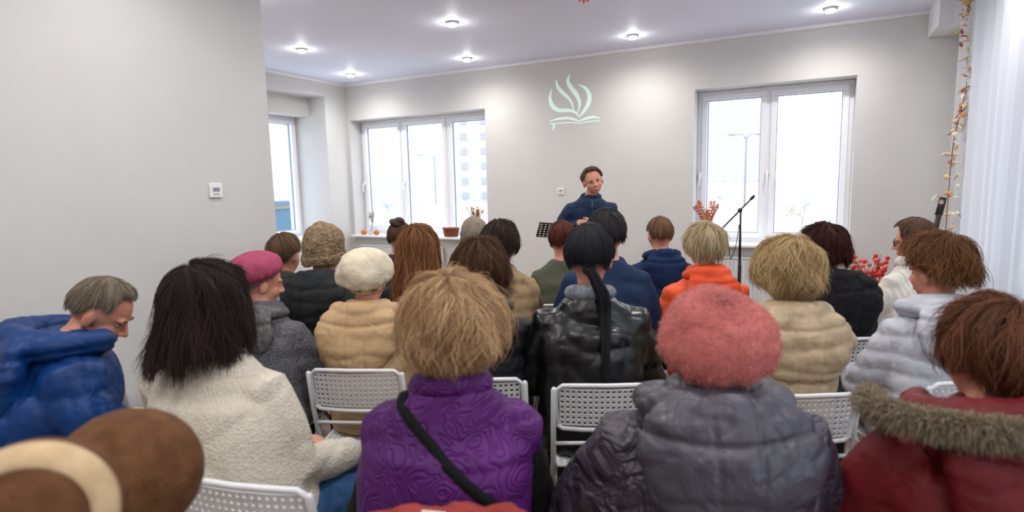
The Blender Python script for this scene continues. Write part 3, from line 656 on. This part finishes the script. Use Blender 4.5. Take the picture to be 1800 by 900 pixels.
person('person with wavy blonde hair in a shiny beige padded coat',1384,488,2.3,W=1.12,Dp=1.1,gm=gold,gname='coat',kind='bigpuff',collar=gold,hood=(gold,1.25),hairk='bob',hm=HM('v',(144,112,70),(226,200,152)),hkw=dict(wave=.30,out=.032,th=(.014,.016,.014),L=(0,.065,.09),curl=.38),group=GR,chair='person in the shiny beige coat',face=0,hdx=.10,arms={1:((.33,.08,.90),(.20,.34,.80))})
silver=fab('silver',(190,192,200),c2=(168,171,182),cs=7,rough=.5,**CR)
person('person with short auburn waved hair in a silver-white padded jacket',1646,480,2.4,W=1.12,Dp=1.12,gm=silver,kind='puffer',collar=silver,hood=(silver,1.25),hairk='curly',hm=HM('y',(74,44,26),(144,98,60)),group=GR,chair='auburn-haired person in the silver jacket',hyaw=16,hdx=.09,fine=True,hkw=dict(end=(65,88,110),wave=.28,out=.032,th=(.012,.016,.016)))
blue=fab('bluejacket',(11,56,116),c2=(8,42,92),cs=5,rough=.45,**CR)
person('man with short grey hair in a blue padded jacket, bowed and turned right',178,550,2.05,turn=-42,W=1.5,Dp=1.5,lean=.13,hf=.115,hyaw=-28,hpitch=-36,gm=blue,kind='bigpuff',collar=None,hood=(blue,1.6),hairk='crop',hm=HM('c',(90,78,64),(150,138,122)),fine=True,group=GR,chair='bowed man in the blue padded jacket',hdx=-.05,shd=.13)
knit=fab('creamknit',(196,189,175),c2=(188,180,166),cs=60,bump='voronoi',bs=120,bd=.5,dist=.006)
person('person with dark shoulder-length hair in a cream waffle-knit sweater and blue jeans',368,545,1.82,W=1.22,Dp=1.1,gm=knit,gname='sweater',kind='soft',pants=jeans,hairk='lob',hm=HM('b',(18,12,11),(58,41,34)),hkw=dict(wave=.13,out=.018,flare=1.9),group=GR,chair='person in the cream knitted sweater',hyaw=-12,hdx=-.20,hroll=-4,lean=.08,turn=-8,fine=True,hs=1.03,legrot=-20,arms={1:((.12,.06,.70),(.16,.30,.64))})
purple=fab('purplevest',(84,26,102),c2=(68,18,86),cs=5,rough=.5,bump='quilt',bs=10,bd=.6,dist=.008)
blk=fab('blacksleeve',(16,15,19),bump='rib',bs=300,bd=.3)
PD=person('person with blonde bobbed hair in a purple quilted vest over black sleeves',797,592,1.5,W=1.10,Dp=1.05,gm=blk,gname='sweater',kind='soft',vest=purple,vestkind='soft',collar=purple,hairk='bob',hm=HM('d',(140,104,68),(222,188,146)),group=GR,chair='blonde person in the purple vest',hdx=.045,hkw=dict(out=.032,wave=.26,th=(.024,.024,.018),L=(0,.065,.09),curl=.36,flare=.9))
t,H,sc,shz,hl=PD
bag=empty('shoulder_bag',t.location,t.rotation_euler.z,'black crossbody bag worn over the purple vest, its strap crossing the back','bag')
bt=[bvh(o) for o in T_SURF[t.name]]
bk=[]
for i in range(19):
    k=i/18; x=lerp(sc.x-.115,.215,k); z=lerp(shz+.05,shz-.20,k); y=backy(bt,x,z,None) 
    if y is None: continue
    bk.append(Vector((x,y-.003,z)))
f0=bk[0]; fr=[Vector((f0.x+.03,f0.y+.17,shz-.02)),Vector((f0.x+.015,f0.y+.10,shz+.05)),Vector((f0.x+.0,f0.y+.03,shz+.072))]
l0=bk[-1]; pts=fr+bk+[l0+Vector((.03,.10,-.07)),l0+Vector((.01,.24,-.10))]
sp=spline(pts,60); R=[]
for i,p in enumerate(sp):
    tt=(sp[min(i+1,60)]-sp[max(i-1,0)]).normalized(); nn=Vector((p.x*.5,p.y-sc.y,.05 if i>8 else .25)); nn=(nn-tt*nn.dot(tt)).normalized(); w=tt.cross(nn).normalized()
    R.append([p+w*.013-nn*.003,p+w*.013+nn*.001,p-w*.013+nn*.001,p-w*.013-nn*.003])
bm=bmesh.new(); loft(bm,R); obj('strap',bm,fab('strap',(14,14,16),bump='rib',bs=600),bag)
bm=bmesh.new(); box(bm,(.12,.26,.66),(.22,.07,.16)); o=obj('pouch',bm,fab('strap',(14,14,16)),bag); md=o.modifiers.new('b','BEVEL'); md.width=.02; md.segments=3
crink=fab('crinkle',(62,53,66),c2=(44,38,50),cs=8,rough=.42,bump='crinkle',bs=11,bd=.7,dist=.018,spec=.45)
hgm=fab('hoodgrey',(70,67,77),c2=(57,54,64),cs=6,rough=.4,spec=.45,bump='crinkle',bs=8,bd=.3,dist=.012)
t,H,sc,shz,hl=person('person in a large fuzzy pink beret and crinkled grey-violet hooded coat',1250,606,1.42,W=1.46,Dp=1.15,gm=crink,gname='coat',kind='crush',collar=hgm,colr=.044,hood=(hgm,1.42),hairk='short',hm=HM('e',(96,78,70),(140,122,110)),group=GR,chair='person in the large pink beret',hdx=.06,shd=.198)
bo=lathe('beret',BERET,(.134,.130,.124),H,(0,-.035,.016),32,fab('pinkberet',(186,108,104),c2=(170,90,88),cs=8,rough=.95,spec=.1,bump='noise',bs=50,bd=.35,dist=.006),t,pucker=.045,seed=9,lump=.10)
fur('wool_fuzz',bo,bo,HM('pinkwool',(180,100,98),(214,148,142)),22000,.0075,8,rad=.0005,grav=.15,spread=.9)
redj=fab('redjacket',(100,14,24),c2=(82,10,17),cs=6,rough=.6,**CR)
t,H,sc,shz,hl=person('person with auburn hair in a dark red jacket with a grey fur-trimmed hood',1745,636,1.38,W=1.42,Dp=1.25,gm=redj,kind='soft',hood=(redj,1.6),hairk='puffy',hm=HM('f',(66,38,26),(130,82,56)),group=GR,chair='person in the red fur-trimmed jacket',hdx=.11,hyaw=10,hkw=dict(out=.026,wave=.2,th=(.010,.014,.012)),shd=.175)
bm=bmesh.new(); pts=[]
for i in range(25):
    a=R_(-125+250*i/24); pts.append((sc.x-.02+.275*math.sin(a),sc.y-.02-.195*math.cos(a),shz+.090+.016*math.cos(a)))
tube(bm,pts,.021,10); fo=solid('fur_trim',bm,.008,fab('furbase',(92,78,60)),t,2); fur('fur',fo,fo,HM('fur',(84,70,54),(170,156,134)),20000,.026,3,rad=.0006)
brn=fab('hatbrown',(98,64,38),c2=(80,50,28),cs=30,bump='voronoi',bs=160,bd=.4,dist=.004)
t,H,sc,shz,hl=person('person in a brown felt hat with a cream band, lowest left and nearest the viewer',160,905,.84,W=1.0,gm=fab('abrown',(60,46,38)),group=GR,chair='person in the brown hat',face=0,hs=.92)
inv=(Matrix.Translation(t.location)@Matrix.Rotation(t.rotation_euler.z,4,'Z')).inverted()
c1=inv@P(226,835,.90); cc=inv@P(62,905,.72); cl=inv@CAM; rr=.098
hc_=H.translation
bm=bmesh.new(); ell(bm,c1,(.112,.112,.108)); ell(bm,hc_+Vector((0,0,.025)),(.098,.108,.098)); ell(bm,lerp(c1,hc_,.5),(.10,.105,.10)); o=solid('hat',bm,.006,brn,t,4)
bm=bmesh.new(); ell(bm,cc,(rr,rr,rr),sub=5); crn=obj('hat_crown',bm,brn,t)
vd=(cl-cc).normalized(); lf=Vector((0,0,1)).cross(vd).normalized()*-1
nn=(vd+lf*.22-Vector((0,0,1))*.18).normalized(); e1=nn.cross(Vector((0,0,1))).normalized(); e2=nn.cross(e1)
bm=bmesh.new(); R=[]
for i in range(73):
    a=2*math.pi*i/72; er=e1*math.cos(a)+e2*math.sin(a)
    R.append([cc+(nn*math.cos(R_(b))+er*math.sin(R_(b)))*(rr+o_n) for b,o_n in ((46,-.002),(47,.003),(57,.004),(68,.004),(76,.003),(77,-.002))])
loft(bm,R,cap=False); o=obj('hat_band',bm,fab('hatcream',(190,166,132),c2=(172,147,114),cs=30),crn)
denim=fab('navydenim',(18,34,58),c2=(26,46,74),cs=25,rough=.75)
t,H,sc,shz,hl=person('man standing at the front in a navy hooded jacket, hands clasped, facing the audience',1042,319,SPK_D,standing=True,turn=184,W=1.18,Dp=.98,lean=.08,hf=.05,hyaw=0,hpitch=-5,hroll=13,gm=denim,collar=None,hood=(fab('navyhood',(15,26,48)),.75),hairk='short',hm=HM('z',(62,46,36),(112,90,72)),hkw=dict(end=(40,84,118),th=(.007,.008,.014)),pants=fab('darkjeans',(36,44,60)),fine=True,voxel=.010,hs=.96,hsx=1.14,hdx=-.06,shd=.21)
bt=[bvh(o) for o in T_SURF[t.name][:1]]; pts=[]
for k in range(9):
    z=lerp(shz+.05,shz-.42,k/8); h=bt[0].ray_cast(Vector((sc.x*.9,1,z)),Vector((0,-1,0)))
    if h[0] is not None: pts.append(h[0]+Vector((0,.002,0)))
bm=bmesh.new(); tube(bm,pts,.004,6); obj('zip',bm,M('zip',(80,90,105),metal=.6,rough=.4,bump=None),t)
# =============================================================== CHAIRS
holem=white_pl
def perforated(bm,nx,ny,p,fn,hr=.31):
    for i in range(nx):
        for j in range(ny):
            cx=(i+.5-nx/2)*p; cy=(j+.5)*p; h=p/2
            sq=[(h,0),(h,h),(0,h),(-h,h),(-h,0),(-h,-h),(0,-h),(h,-h)]
            o=[bm.verts.new(fn(cx+a,cy+b)) for a,b in sq]; q=[bm.verts.new(fn(cx+hr*p*math.cos(k*math.pi/4),cy+hr*p*math.sin(k*math.pi/4))) for k in range(8)]
            for k in range(8): bm.faces.new((o[k],o[(k+1)%8],q[(k+1)%8],q[k]))
    bmesh.ops.remove_doubles(bm,verts=bm.verts,dist=1e-5)
def make_chair():
    T=empty('folding_chair',(0,0,0),0,'x','chair')
    bk=lambda x,y:Vector((x,-.232-.10*(y/.17)*.25-.02*(1-(x/.19)**2),.625+y))
    bm=bmesh.new(); perforated(bm,17,7,.0215,bk); bo=obj('backrest',bm,holem,T,smooth=False); md=bo.modifiers.new('s','SOLIDIFY'); md.thickness=.006
    rim=[]
    for a,b in ((-.19,.0),(-.196,.08),(-.19,.148),(-.17,.165),(-.09,.168),(0,.168),(.09,.168),(.17,.165),(.19,.148),(.196,.08),(.19,.0),(.17,-.014),(.09,-.016),(0,-.016),(-.09,-.016),(-.17,-.014),(-.19,0)):
        rim.append(bk(a,b))
    bm=bmesh.new(); tube(bm,rim,.009,8); obj('rim',bm,holem,bo)
    st=lambda x,y:Vector((x,-.19+y,.447-.008*math.cos(x/.19*1.5)))
    bm=bmesh.new(); perforated(bm,17,17,.0215,st); so=obj('seat',bm,holem,T,smooth=False); md=so.modifiers.new('s','SOLIDIFY'); md.thickness=.006
    bm=bmesh.new(); tube(bm,[(-.185,-.19,.44),(-.19,0,.44),(-.185,.175,.44),(0,.182,.44),(.185,.175,.44),(.19,0,.44),(.185,-.19,.44),(0,-.195,.44),(-.185,-.19,.44)],.009,8); obj('rim',bm,holem,so)
    for s in (-1,1):
        bm=bmesh.new(); tube(bm,[(s*.203,-.258,.775),(s*.205,-.225,.60),(s*.205,-.19,.46),(s*.205,.04,.24),(s*.205,.22,.012)],.011,8); obj('leg',bm,steel,T)
        bm=bmesh.new(); tube(bm,[(s*.19,.15,.435),(s*.19,.0,.26),(s*.19,-.24,.012)],.010,8); obj('leg',bm,steel,T)
    for pts in (((-.205,.17,.07),(.205,.17,.07)),((-.19,-.2,.055),(.19,-.2,.055)),((-.204,-.212,.54),(.204,-.212,.54))):
        bm=bmesh.new(); tube(bm,pts,.008,8,rnd=False); obj('crossbar',bm,steel,T)
    return T
proto=make_chair(); kids=[(k,list(k.children)) for k in proto.children]; first=True
e=P(230,640,2.68); chairs.append((Vector((e.x,e.y,0)),YAW-.2,None))
for loc,rz,lab in chairs:
    if first: r=proto; first=False
    else:
        r=proto.copy(); COL.objects.link(r)
        for k,gk in kids:
            c=k.copy(); COL.objects.link(c); c.parent=r
            for g in gk:
                c2=g.copy(); COL.objects.link(c2); c2.parent=c
    if lab=='person in the cream knitted sweater': loc=loc+RGT*.14+FWD*.02
    if lab=='blonde person in the purple vest': loc=loc+RGT*.05
    if lab=='person in the black leather jacket': loc=loc+RGT*.03
    r.location=loc; r.rotation_euler=(0,0,rz)
    r['label']=('white perforated folding chair under the '+lab) if lab else 'empty white perforated folding chair by the near wall, right of the blue jacket'
    r['group']='white perforated folding chairs set out in rows'
t=PD[0]; G=empty('folded_coat',t.location+RGT*.09,t.rotation_euler.z,'coral red coat draped over the chair back behind the purple vest','coat')
bm=bmesh.new()
R=[]
for i in range(17):
    x=-.225+.45*i/16; w=math.sin(math.pi*(i+.6)/17.2)**.35
    R.append([Vector((x,-.272+a*w,.818+b*w+.008*math.sin(i*1.7))) for a,b in ((.05,-.08),(.06,0),(.045,.045),(0,.068),(-.045,.05),(-.065,0),(-.075,-.12),(-.06,-.26),(-.035,-.26),(-.035,-.05),(.02,-.02),(.03,-.09))])
loft(bm,R); cf=solid('fabric',bm,.008,fab('coral',(140,54,50),c2=(118,42,40),cs=12),G,3,disp('crush',88))
tr_=bvh(cf); h=tr_.ray_cast(Vector((-.04,-.30,1.2)),Vector((0,0,-1))); tz=h[0].z if h[0] is not None else .87
bm=bmesh.new(); box(bm,(0.0,0,0),(.055,.036,.004),Matrix.Translation((-.04,-.30,tz+.004))@Matrix.Rotation(R_(35),4,'X')@Matrix.Rotation(R_(12),4,'Y')); o=obj('label_tag',bm,M('tagwhite',(196,188,180),bump=None),cf)
# =============================================================== FRONT PROPS
mp=P(981,406,4.85); T=empty('music_stand',(mp.x,mp.y,0),YAW+R_(8),'black perforated music stand in front of the standing speaker','music stand')
z=mp.z
fn=lambda x,y:Vector((x,-(y-.12)*.75,z+(y-.12)*.62+x*-.10))
bm=bmesh.new(); perforated(bm,10,6,.033,lambda x,y:fn(x,y+.02),.3); dk=obj('desk',bm,blackm,T,smooth=False); md=dk.modifiers.new('s','SOLIDIFY'); md.thickness=.004
bm=bmesh.new(); tube(bm,[fn(-.17,.02),fn(.17,.02),fn(.17,.22),fn(-.17,.22),fn(-.17,.02)],.006,6); obj('rim',bm,blackm,dk)
bm=bmesh.new(); tube(bm,[(0,0,z-.02),(0,0,.3)],.011,8); obj('pole',bm,blackm,T)
for a in (90,210,330):
    bm=bmesh.new(); tube(bm,[(0,0,.32),(.26*math.cos(R_(a)),.26*math.sin(R_(a)),.012)],.008,8); obj('leg',bm,blackm,T)
mb=P(1302,420,5.0); T=empty('microphone_stand',(mb.x,mb.y,0),0,'black boom microphone stand in front of the right window','microphone stand')
O=Vector((mb.x,mb.y,0)); top=P(1302,372,5.0)-O; e0=P(1325,345,4.98)-O; e1=P(1268,403,5.03)-O
bm=bmesh.new(); tube(bm,[(0,0,.25),(0,0,.8)],.012,10); tube(bm,[(0,0,.8),top],.008,10); obj('pole',bm,blackm,T)
bm=bmesh.new(); tube(bm,[e0,e1],.007,8); tube(bm,[lerp(e0,e1,-.0),lerp(e0,e1,.08)],.013,8); obj('boom',bm,blackm,T)
bm=bmesh.new(); ell(bm,lerp(e0,e1,.42),.02); tube(bm,[top,lerp(e0,e1,.42)],.012,8); obj('clutch',bm,blackm,T)
for a in (80,200,320):
    bm=bmesh.new(); tube(bm,[(0,0,.3),(.3*math.cos(R_(a)),.3*math.sin(R_(a)),.012)],.008,8); obj('leg',bm,blackm,T)
mc=empty('microphone',e1+O,0,'black handheld microphone clipped to the end of the boom','microphone')
dv=(e1-e0).normalized(); 
bm=bmesh.new(); tube(bm,[dv*-.01,dv*.02+RGT*-.03,dv*.03+RGT*-.07+Vector((0,0,-.005))],[.009,.011,.015],10); obj('handle',bm,blackm,mc)
bm=bmesh.new(); ell(bm,dv*.03+RGT*-.095+Vector((0,0,-.008)),.026); obj('grille',bm,M('micgrille',(70,72,76),metal=.8,rough=.4,bump='voronoi',bs=300),mc)
bm=bmesh.new(); tube(bm,spline([e1+O+dv*-.01,P(1280,425,5.0),P(1284,455,5.0),P(1294,430,5.0),P(1300,395,5.0),P(1298,470,5.0),Vector((mb.x,mb.y-.05,.02)),Vector((mb.x+.3,mb.y+.2,.01))],60),.0035,6); tag(obj('microphone_cable',bm,blackm),'thin black cable looping down from the microphone','cable')
gt=P(1653,348,4.75); gb=P(1606,520,4.75); ax=(gt-gb).normalized(); L=(gt-gb).length
T=empty('guitar',gb,0,'acoustic guitar leaning upright beside the curtain, neck showing','guitar')
nrm=(-FWD-ax*(-FWD).dot(ax)).normalized(); sd=ax.cross(nrm)
wood=M('guitar_wood',(168,110,60),rough=.35,c2=(140,86,44),cs=20,bump=None); dkw=M('fretboard',(52,36,28),rough=.4,bump=None)
bm=bmesh.new(); R=[]; outl=[]
for i in range(40):
    a=2*math.pi*i/40; y=.22*math.cos(a); w=.165 if y<0 else .135; w*=(1-.18*math.exp(-((y-.03)/.06)**2)); outl.append((w*math.sin(a)*abs(math.sin(a))**-.25 if abs(math.sin(a))>1e-3 else 0,y))
for o_n in (-.045,.045): R.append([sd*a+ax*(b+.2)+nrm*o_n for a,b in outl])
loft(bm,R); obj('body',bm,wood,T,smooth=False)
bm=bmesh.new(); tube(bm,[ax*.36+nrm*.045,ax*(L-.14)+nrm*.035],[.024,.019],8); obj('neck',bm,dkw,T)
bm=bmesh.new(); mt=Matrix((sd,ax,nrm)).transposed().to_4x4(); box(bm,(0,L-.07,.03),(.052,.15,.016),mt); hs_=obj('headstock',bm,dkw,T)
for s in (-1,1):
    for k in range(3):
        bm=bmesh.new(); ell(bm,(s*.033,L-.12+.045*k,.03),(.010,.006,.006),mt,sub=2); obj('tuning_peg',bm,chrome,hs_)
sT=empty('guitar_stand',(gb.x,gb.y,0),0,'black floor stand holding the acoustic guitar','stand')
for a in (90,210,330):
    bm=bmesh.new(); tube(bm,[(0,0,gb.z-.05),(.25*math.cos(R_(a)),.25*math.sin(R_(a)),.012)],.009,8); obj('leg',bm,blackm,sT)
bm=bmesh.new(); tube(bm,[(-.12,-.08,gb.z-.03),(0,0,gb.z-.05),(.12,-.08,gb.z-.03)],.01,8); obj('cradle',bm,blackm,sT)
def vase(name,p,h,r,mat,lab,cat='vase',rz=0):
    T=empty(name,p,rz,lab,cat); bm=bmesh.new()
    R=[ering((0,0,z*h),(q*r,0,0),(0,q*r,0),20) for q,z in ((.6,0),(.9,.12),(1,.4),(.75,.75),(.5,.9),(.6,1.0))]; loft(bm,R); obj('vase',bm,mat,T); return T
def stems(T,n,z0,H,spread,sm,lmat,kind,seed,ll=.05,lw=.011):
    rs=random.Random(seed)
    for i in range(n):
        a=rs.uniform(0,6.28); s=rs.uniform(.2,1)*spread; h=H*rs.uniform(.65,1)
        pts=spline([(0,0,z0),(math.cos(a)*s*.3,math.sin(a)*s*.3,z0+h*.5),(math.cos(a)*s,math.sin(a)*s,z0+h)],10)
        bm=bmesh.new(); tube(bm,pts,.0028,5); st_=obj('stem',bm,sm,T)
        if kind=='leaf':
            bm=bmesh.new(); ar=Vector((rs.choice((-1,1))*.8,rs.uniform(-.5,.5),0)).normalized()
            for k in range(4,11):
                t=pts[k]-pts[k-1]
                for q in (-1,1): leafmesh(bm,pts[k],t.normalized()*.75+ar*q,ll*(1.25-.07*k),lw,up=Vector((0,-1,.3)))
            leafmesh(bm,pts[-1],pts[-1]-pts[-2],ll*.8,lw,up=Vector((0,-1,.2))); obj('leaf',bm,rs.choice(lmat),st_)
        elif kind=='ball':
            for k in (5,7,9,10)[:3 if i%2 else 4]:
                bm=bmesh.new(); ell(bm,pts[k]+Vector((rs.gauss(0,.02),rs.gauss(0,.02),0)),.019,sub=2); obj('berry',bm,rs.choice(lmat),st_)
        else:
            bm=bmesh.new()
            for k in range(14): leafmesh(bm,pts[rs.randint(6,10)],Vector((rs.gauss(0,1),rs.gauss(0,1),rs.gauss(.6,.5))),ll,.008)
            obj('flower',bm,rs.choice(lmat),st_)
sil=WZ0+.024
twig=M('twig',(120,90,60),bump=None); ceramic=M('ceramic',(196,188,178),rough=.3,bump=None); glassy=M('vaseglass',(190,200,210),rough=.1,bump=None)
p=onY(1243,425,D+.02); T=vase('red_leaf_arrangement',(p.x,D+.0,sil),.16,.05,ceramic,'vase of red and orange autumn leaves on the right window sill','flower arrangement'); stems(T,11,.12,.32,.14,twig,[M('leafred1',(162,66,48),bump=None),M('leafred2',(192,120,90),bump=None),M('leafred3',(178,92,56),bump=None)],'leaf',11,.052,.008)
p=onY(838,400,D+.03); T=vase('dried_flower_arrangement',(p.x,D+.03,sil),.12,.05,ceramic,'dried orange and straw flower arrangement at the right end of the left sill','flower arrangement'); stems(T,18,.1,.28,.15,M('straw',(176,140,88),bump=None),[M('strawf',(190,148,88),bump=None),M('orangef',(190,108,54),bump=None)],'bunch',4,.045)
p=onY(655,400,D+.1); T=vase('glass_vase',(p.x,D+.1,sil),.16,.035,glassy,'slim glass vase with dried twigs beside the small pumpkins'); stems(T,5,.12,.2,.05,twig,[M('strawf',(190,148,88),bump=None)],'bunch',5,.03)
def pumpkin(p,r,mat,lab):
    T=empty('pumpkin',p,0,lab,'pumpkin','small pumpkins on the left window sill'); bm=bmesh.new(); R=[]
    for i in range(11):
        t=math.pi*(i+.3)/10.6; rr=r*math.sin(t)**.8; z=r*.75*(1-math.cos(t))
        R.append([Vector((rr*(1-.09*abs(math.cos(4*a)))*math.cos(a),rr*(1-.09*abs(math.cos(4*a)))*math.sin(a),z)) for a in [2*math.pi*k/32 for k in range(32)]])
    loft(bm,R); obj('fruit',bm,mat,T); bm=bmesh.new(); tube(bm,[(0,0,r*1.4),(.005,0,r*1.8)],[.008,.005],6); obj('stem',bm,twig,T)
for px,r,mt_,lab in ((640,.048,M('pumpkin_orange',(214,122,62),bump=None),'small orange pumpkin at the left end of the left sill'),(650.5,.034,M('pumpkin_white',(214,204,190),bump=None),'small white pumpkin between two orange ones on the sill'),(662,.044,M('pumpkin_orange2',(200,106,52),bump=None),'small orange pumpkin right of the glass vase')):
    p=onY(px,408,D-.02); pumpkin((p.x,D-.02,sil),r,mt_,lab)
p=onY(793,410,D+.0); T=empty('basket',(p.x,D+.0,sil),0,'small brown woven basket on the left window sill','basket')
bm=bmesh.new(); R=[]
for i in range(13):
    z=.11*i/12; r=.085+.02*i/12+(.003 if i%2 else -.002); R.append(ering((0,0,z),(r*1.15,0,0),(0,r*.8,0),40))
loft(bm,R); obj('basket_body',bm,M('wicker',(140,82,54),c2=(104,58,40),cs=80,bump='voronoi',bs=90,bd=.9),T)
bm=bmesh.new(); tube(bm,ering((0,0,.113),(.122,0,0),(0,.086,0),24)+[Vector((.122,0,.113))],.007,8); obj('rim',bm,M('wickerrim',(166,66,50),bump=None),T)
p=P(1534,500,5.0); T=vase('red_berry_arrangement',(p.x,p.y,0),.36,.12,ceramic,'tall floor vase of bright red ball flowers by the right curtain','flower arrangement'); stems(T,30,.33,.52,.22,M('redstem',(150,50,44),bump=None),[M('berryred',(200,50,42),bump=None),M('berrypink',(212,104,92),bump=None)],'ball',6)
# =============================================================== OUTSIDE
gz=-1.2
bm=bmesh.new(); box(bm,(0,407.2,gz-.5),(1600,800,1)); struct(obj('ground_outside',bm,M('ground_out',(198,198,196),bump=None),smooth=False))
bwall=M('tower_pale_haze',(200,197,194),bump=None,rough=.9); bwin=M('tower_window_haze',(184,182,181),rough=.6,bump=None); bwarm=M('block_warm',(192,188,184),bump=None)  # distance haze is put into the pale, low-contrast tower wall and window colours
def tower(px0,px1,pyt,d,cols,floors,lab,mat,name='apartment_tower',ww=.5,wh=.42,face=0):
    a=P(px0,330,d); b=P(px1,330,d); w=(b-a).length; top=P((px0+px1)/2,pyt,d).z; H=top-gz
    T=empty(name,((a.x+b.x)/2,(a.y+b.y)/2,gz),YAW+face,lab,'building')
    bm=bmesh.new(); box(bm,(0,w*.3,H/2),(w,w*.6,H)); box(bm,(0,w*.3,H+.6),(w*.5,w*.3,1.2)); obj('wall',bm,mat,T,smooth=False)
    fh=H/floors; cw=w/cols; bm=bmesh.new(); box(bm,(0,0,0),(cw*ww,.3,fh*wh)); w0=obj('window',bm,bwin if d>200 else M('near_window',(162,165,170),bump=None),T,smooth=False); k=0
    for i in range(cols):
        for j in range(floors):
            o=w0 if k==0 else w0.copy()
            if k: COL.objects.link(o); o.parent=T
            o.location=(-w/2+(i+.5)*cw,-.02,(j+.55)*fh); k+=1
tower(1246,1338,180,330,5,16,'hazy pale high-rise apartment tower seen through the right window',bwall)
tower(655,704,236,320,3,14,'hazy pale high-rise tower through the left pane of the three-pane window',bwall)
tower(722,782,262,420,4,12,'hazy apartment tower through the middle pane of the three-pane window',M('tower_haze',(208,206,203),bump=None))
tower(800,905,120,85,3,9,'nearer pale apartment block through the right pane of the three-pane window',bwarm,'apartment_block',.3,.42)
kio=P(497,372,30); T=empty('kiosk',(kio.x,kio.y,gz),R_(70),'blue roadside kiosk with a yellow stripe outside the niche window','kiosk')
bm=bmesh.new(); box(bm,(0,0,.9),(7,3,1.8)); obj('wall',bm,M('kiosk_blue',(80,112,132),bump=None),T,smooth=False)
bm=bmesh.new(); box(bm,(0,0,1.87),(7.2,3.2,.14)); obj('fascia',bm,M('kiosk_yellow',(150,146,124),bump=None),T,smooth=False)
bm=bmesh.new(); box(bm,(0,0,2.04),(7.4,3.4,.2)); obj('roof',bm,M('kiosk_roof',(92,112,130),bump=None),T,smooth=False)
def lamp(px,pyt,d,lab,arm):
    b=P(px,pyt,d); T=empty('street_lamp',(b.x,b.y,gz),YAW,lab,'street lamp'); h=b.z-gz
    lmm=M('lamp_grey',(136,140,148),bump=None)
    bm=bmesh.new(); tube(bm,[(0,0,0),(0,0,h-.3)],[.12,.08],8); obj('pole',bm,lmm,T)
    for s in (-1,1):
        bm=bmesh.new(); tube(bm,spline([(0,0,h-.5),(s*arm*.4,0,h-.02),(s*arm,0,h)],8),.05,6); ao=obj('arm',bm,lmm,T)
        bm=bmesh.new(); ell(bm,(s*(arm+.3),0,h-.02),(.45,.15,.1)); obj('lamp_head',bm,lmm,ao)
lamp(1312,236,60,'double-armed grey street lamp outside the right window',1.2); lamp(763,272,90,'double-armed street lamp outside the three-pane window',2)
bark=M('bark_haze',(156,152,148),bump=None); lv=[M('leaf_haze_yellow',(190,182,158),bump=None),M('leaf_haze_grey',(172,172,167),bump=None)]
def tree(px,py,d,lab,seed,h=None,lm_=0,n=1400,wd=1.5):
    rs=random.Random(seed); b=P(px,py,d); h=b.z-gz; T=empty('tree',(b.x,b.y,gz),0,lab,'tree','hazy street trees outside the windows'); bm=bmesh.new(); tips=[]
    def br(p,dr,l,r,dep):
        q=p+dr*l; tube(bm,[p,lerp(p,q,.5)+Vector((rs.gauss(0,.04),rs.gauss(0,.04),0))*l,q],[r,r*.8,r*.6],5)
        if dep==0: tips.append(q); return
        for k in range(3): br(q,(dr+Vector((rs.gauss(0,.55*wd),rs.gauss(0,.55*wd),rs.gauss(.15,.25)))).normalized(),l*.76,r*.55,dep-1)
    br(Vector((0,0,0)),Vector((0,0,1)),h*.28,h*.014,4); obj('trunk',bm,bark,T)
    bm=bmesh.new()
    for i in range(n): leafmesh(bm,rs.choice(tips)+Vector((rs.gauss(0,h*.06),rs.gauss(0,h*.06),rs.gauss(0,h*.06))),Vector((rs.gauss(0,1),rs.gauss(0,1),rs.gauss(0,1))),h*.02,h*.006)
    obj('foliage',bm,lv[lm_],T)
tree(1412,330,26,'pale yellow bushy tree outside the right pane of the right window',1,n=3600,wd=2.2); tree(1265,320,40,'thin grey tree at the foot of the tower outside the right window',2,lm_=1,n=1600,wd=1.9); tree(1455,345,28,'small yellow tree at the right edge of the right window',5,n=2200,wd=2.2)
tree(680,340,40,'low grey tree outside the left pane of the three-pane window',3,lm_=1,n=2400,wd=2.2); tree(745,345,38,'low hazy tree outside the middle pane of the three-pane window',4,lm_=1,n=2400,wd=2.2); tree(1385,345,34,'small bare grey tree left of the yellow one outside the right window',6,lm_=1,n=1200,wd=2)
w=bpy.data.worlds.new('world'); scene.world=w; w.use_nodes=True; bg=w.node_tree.nodes['Background']; bg.inputs[0].default_value=(.77,.87,1,1); bg.inputs[1].default_value=3.4
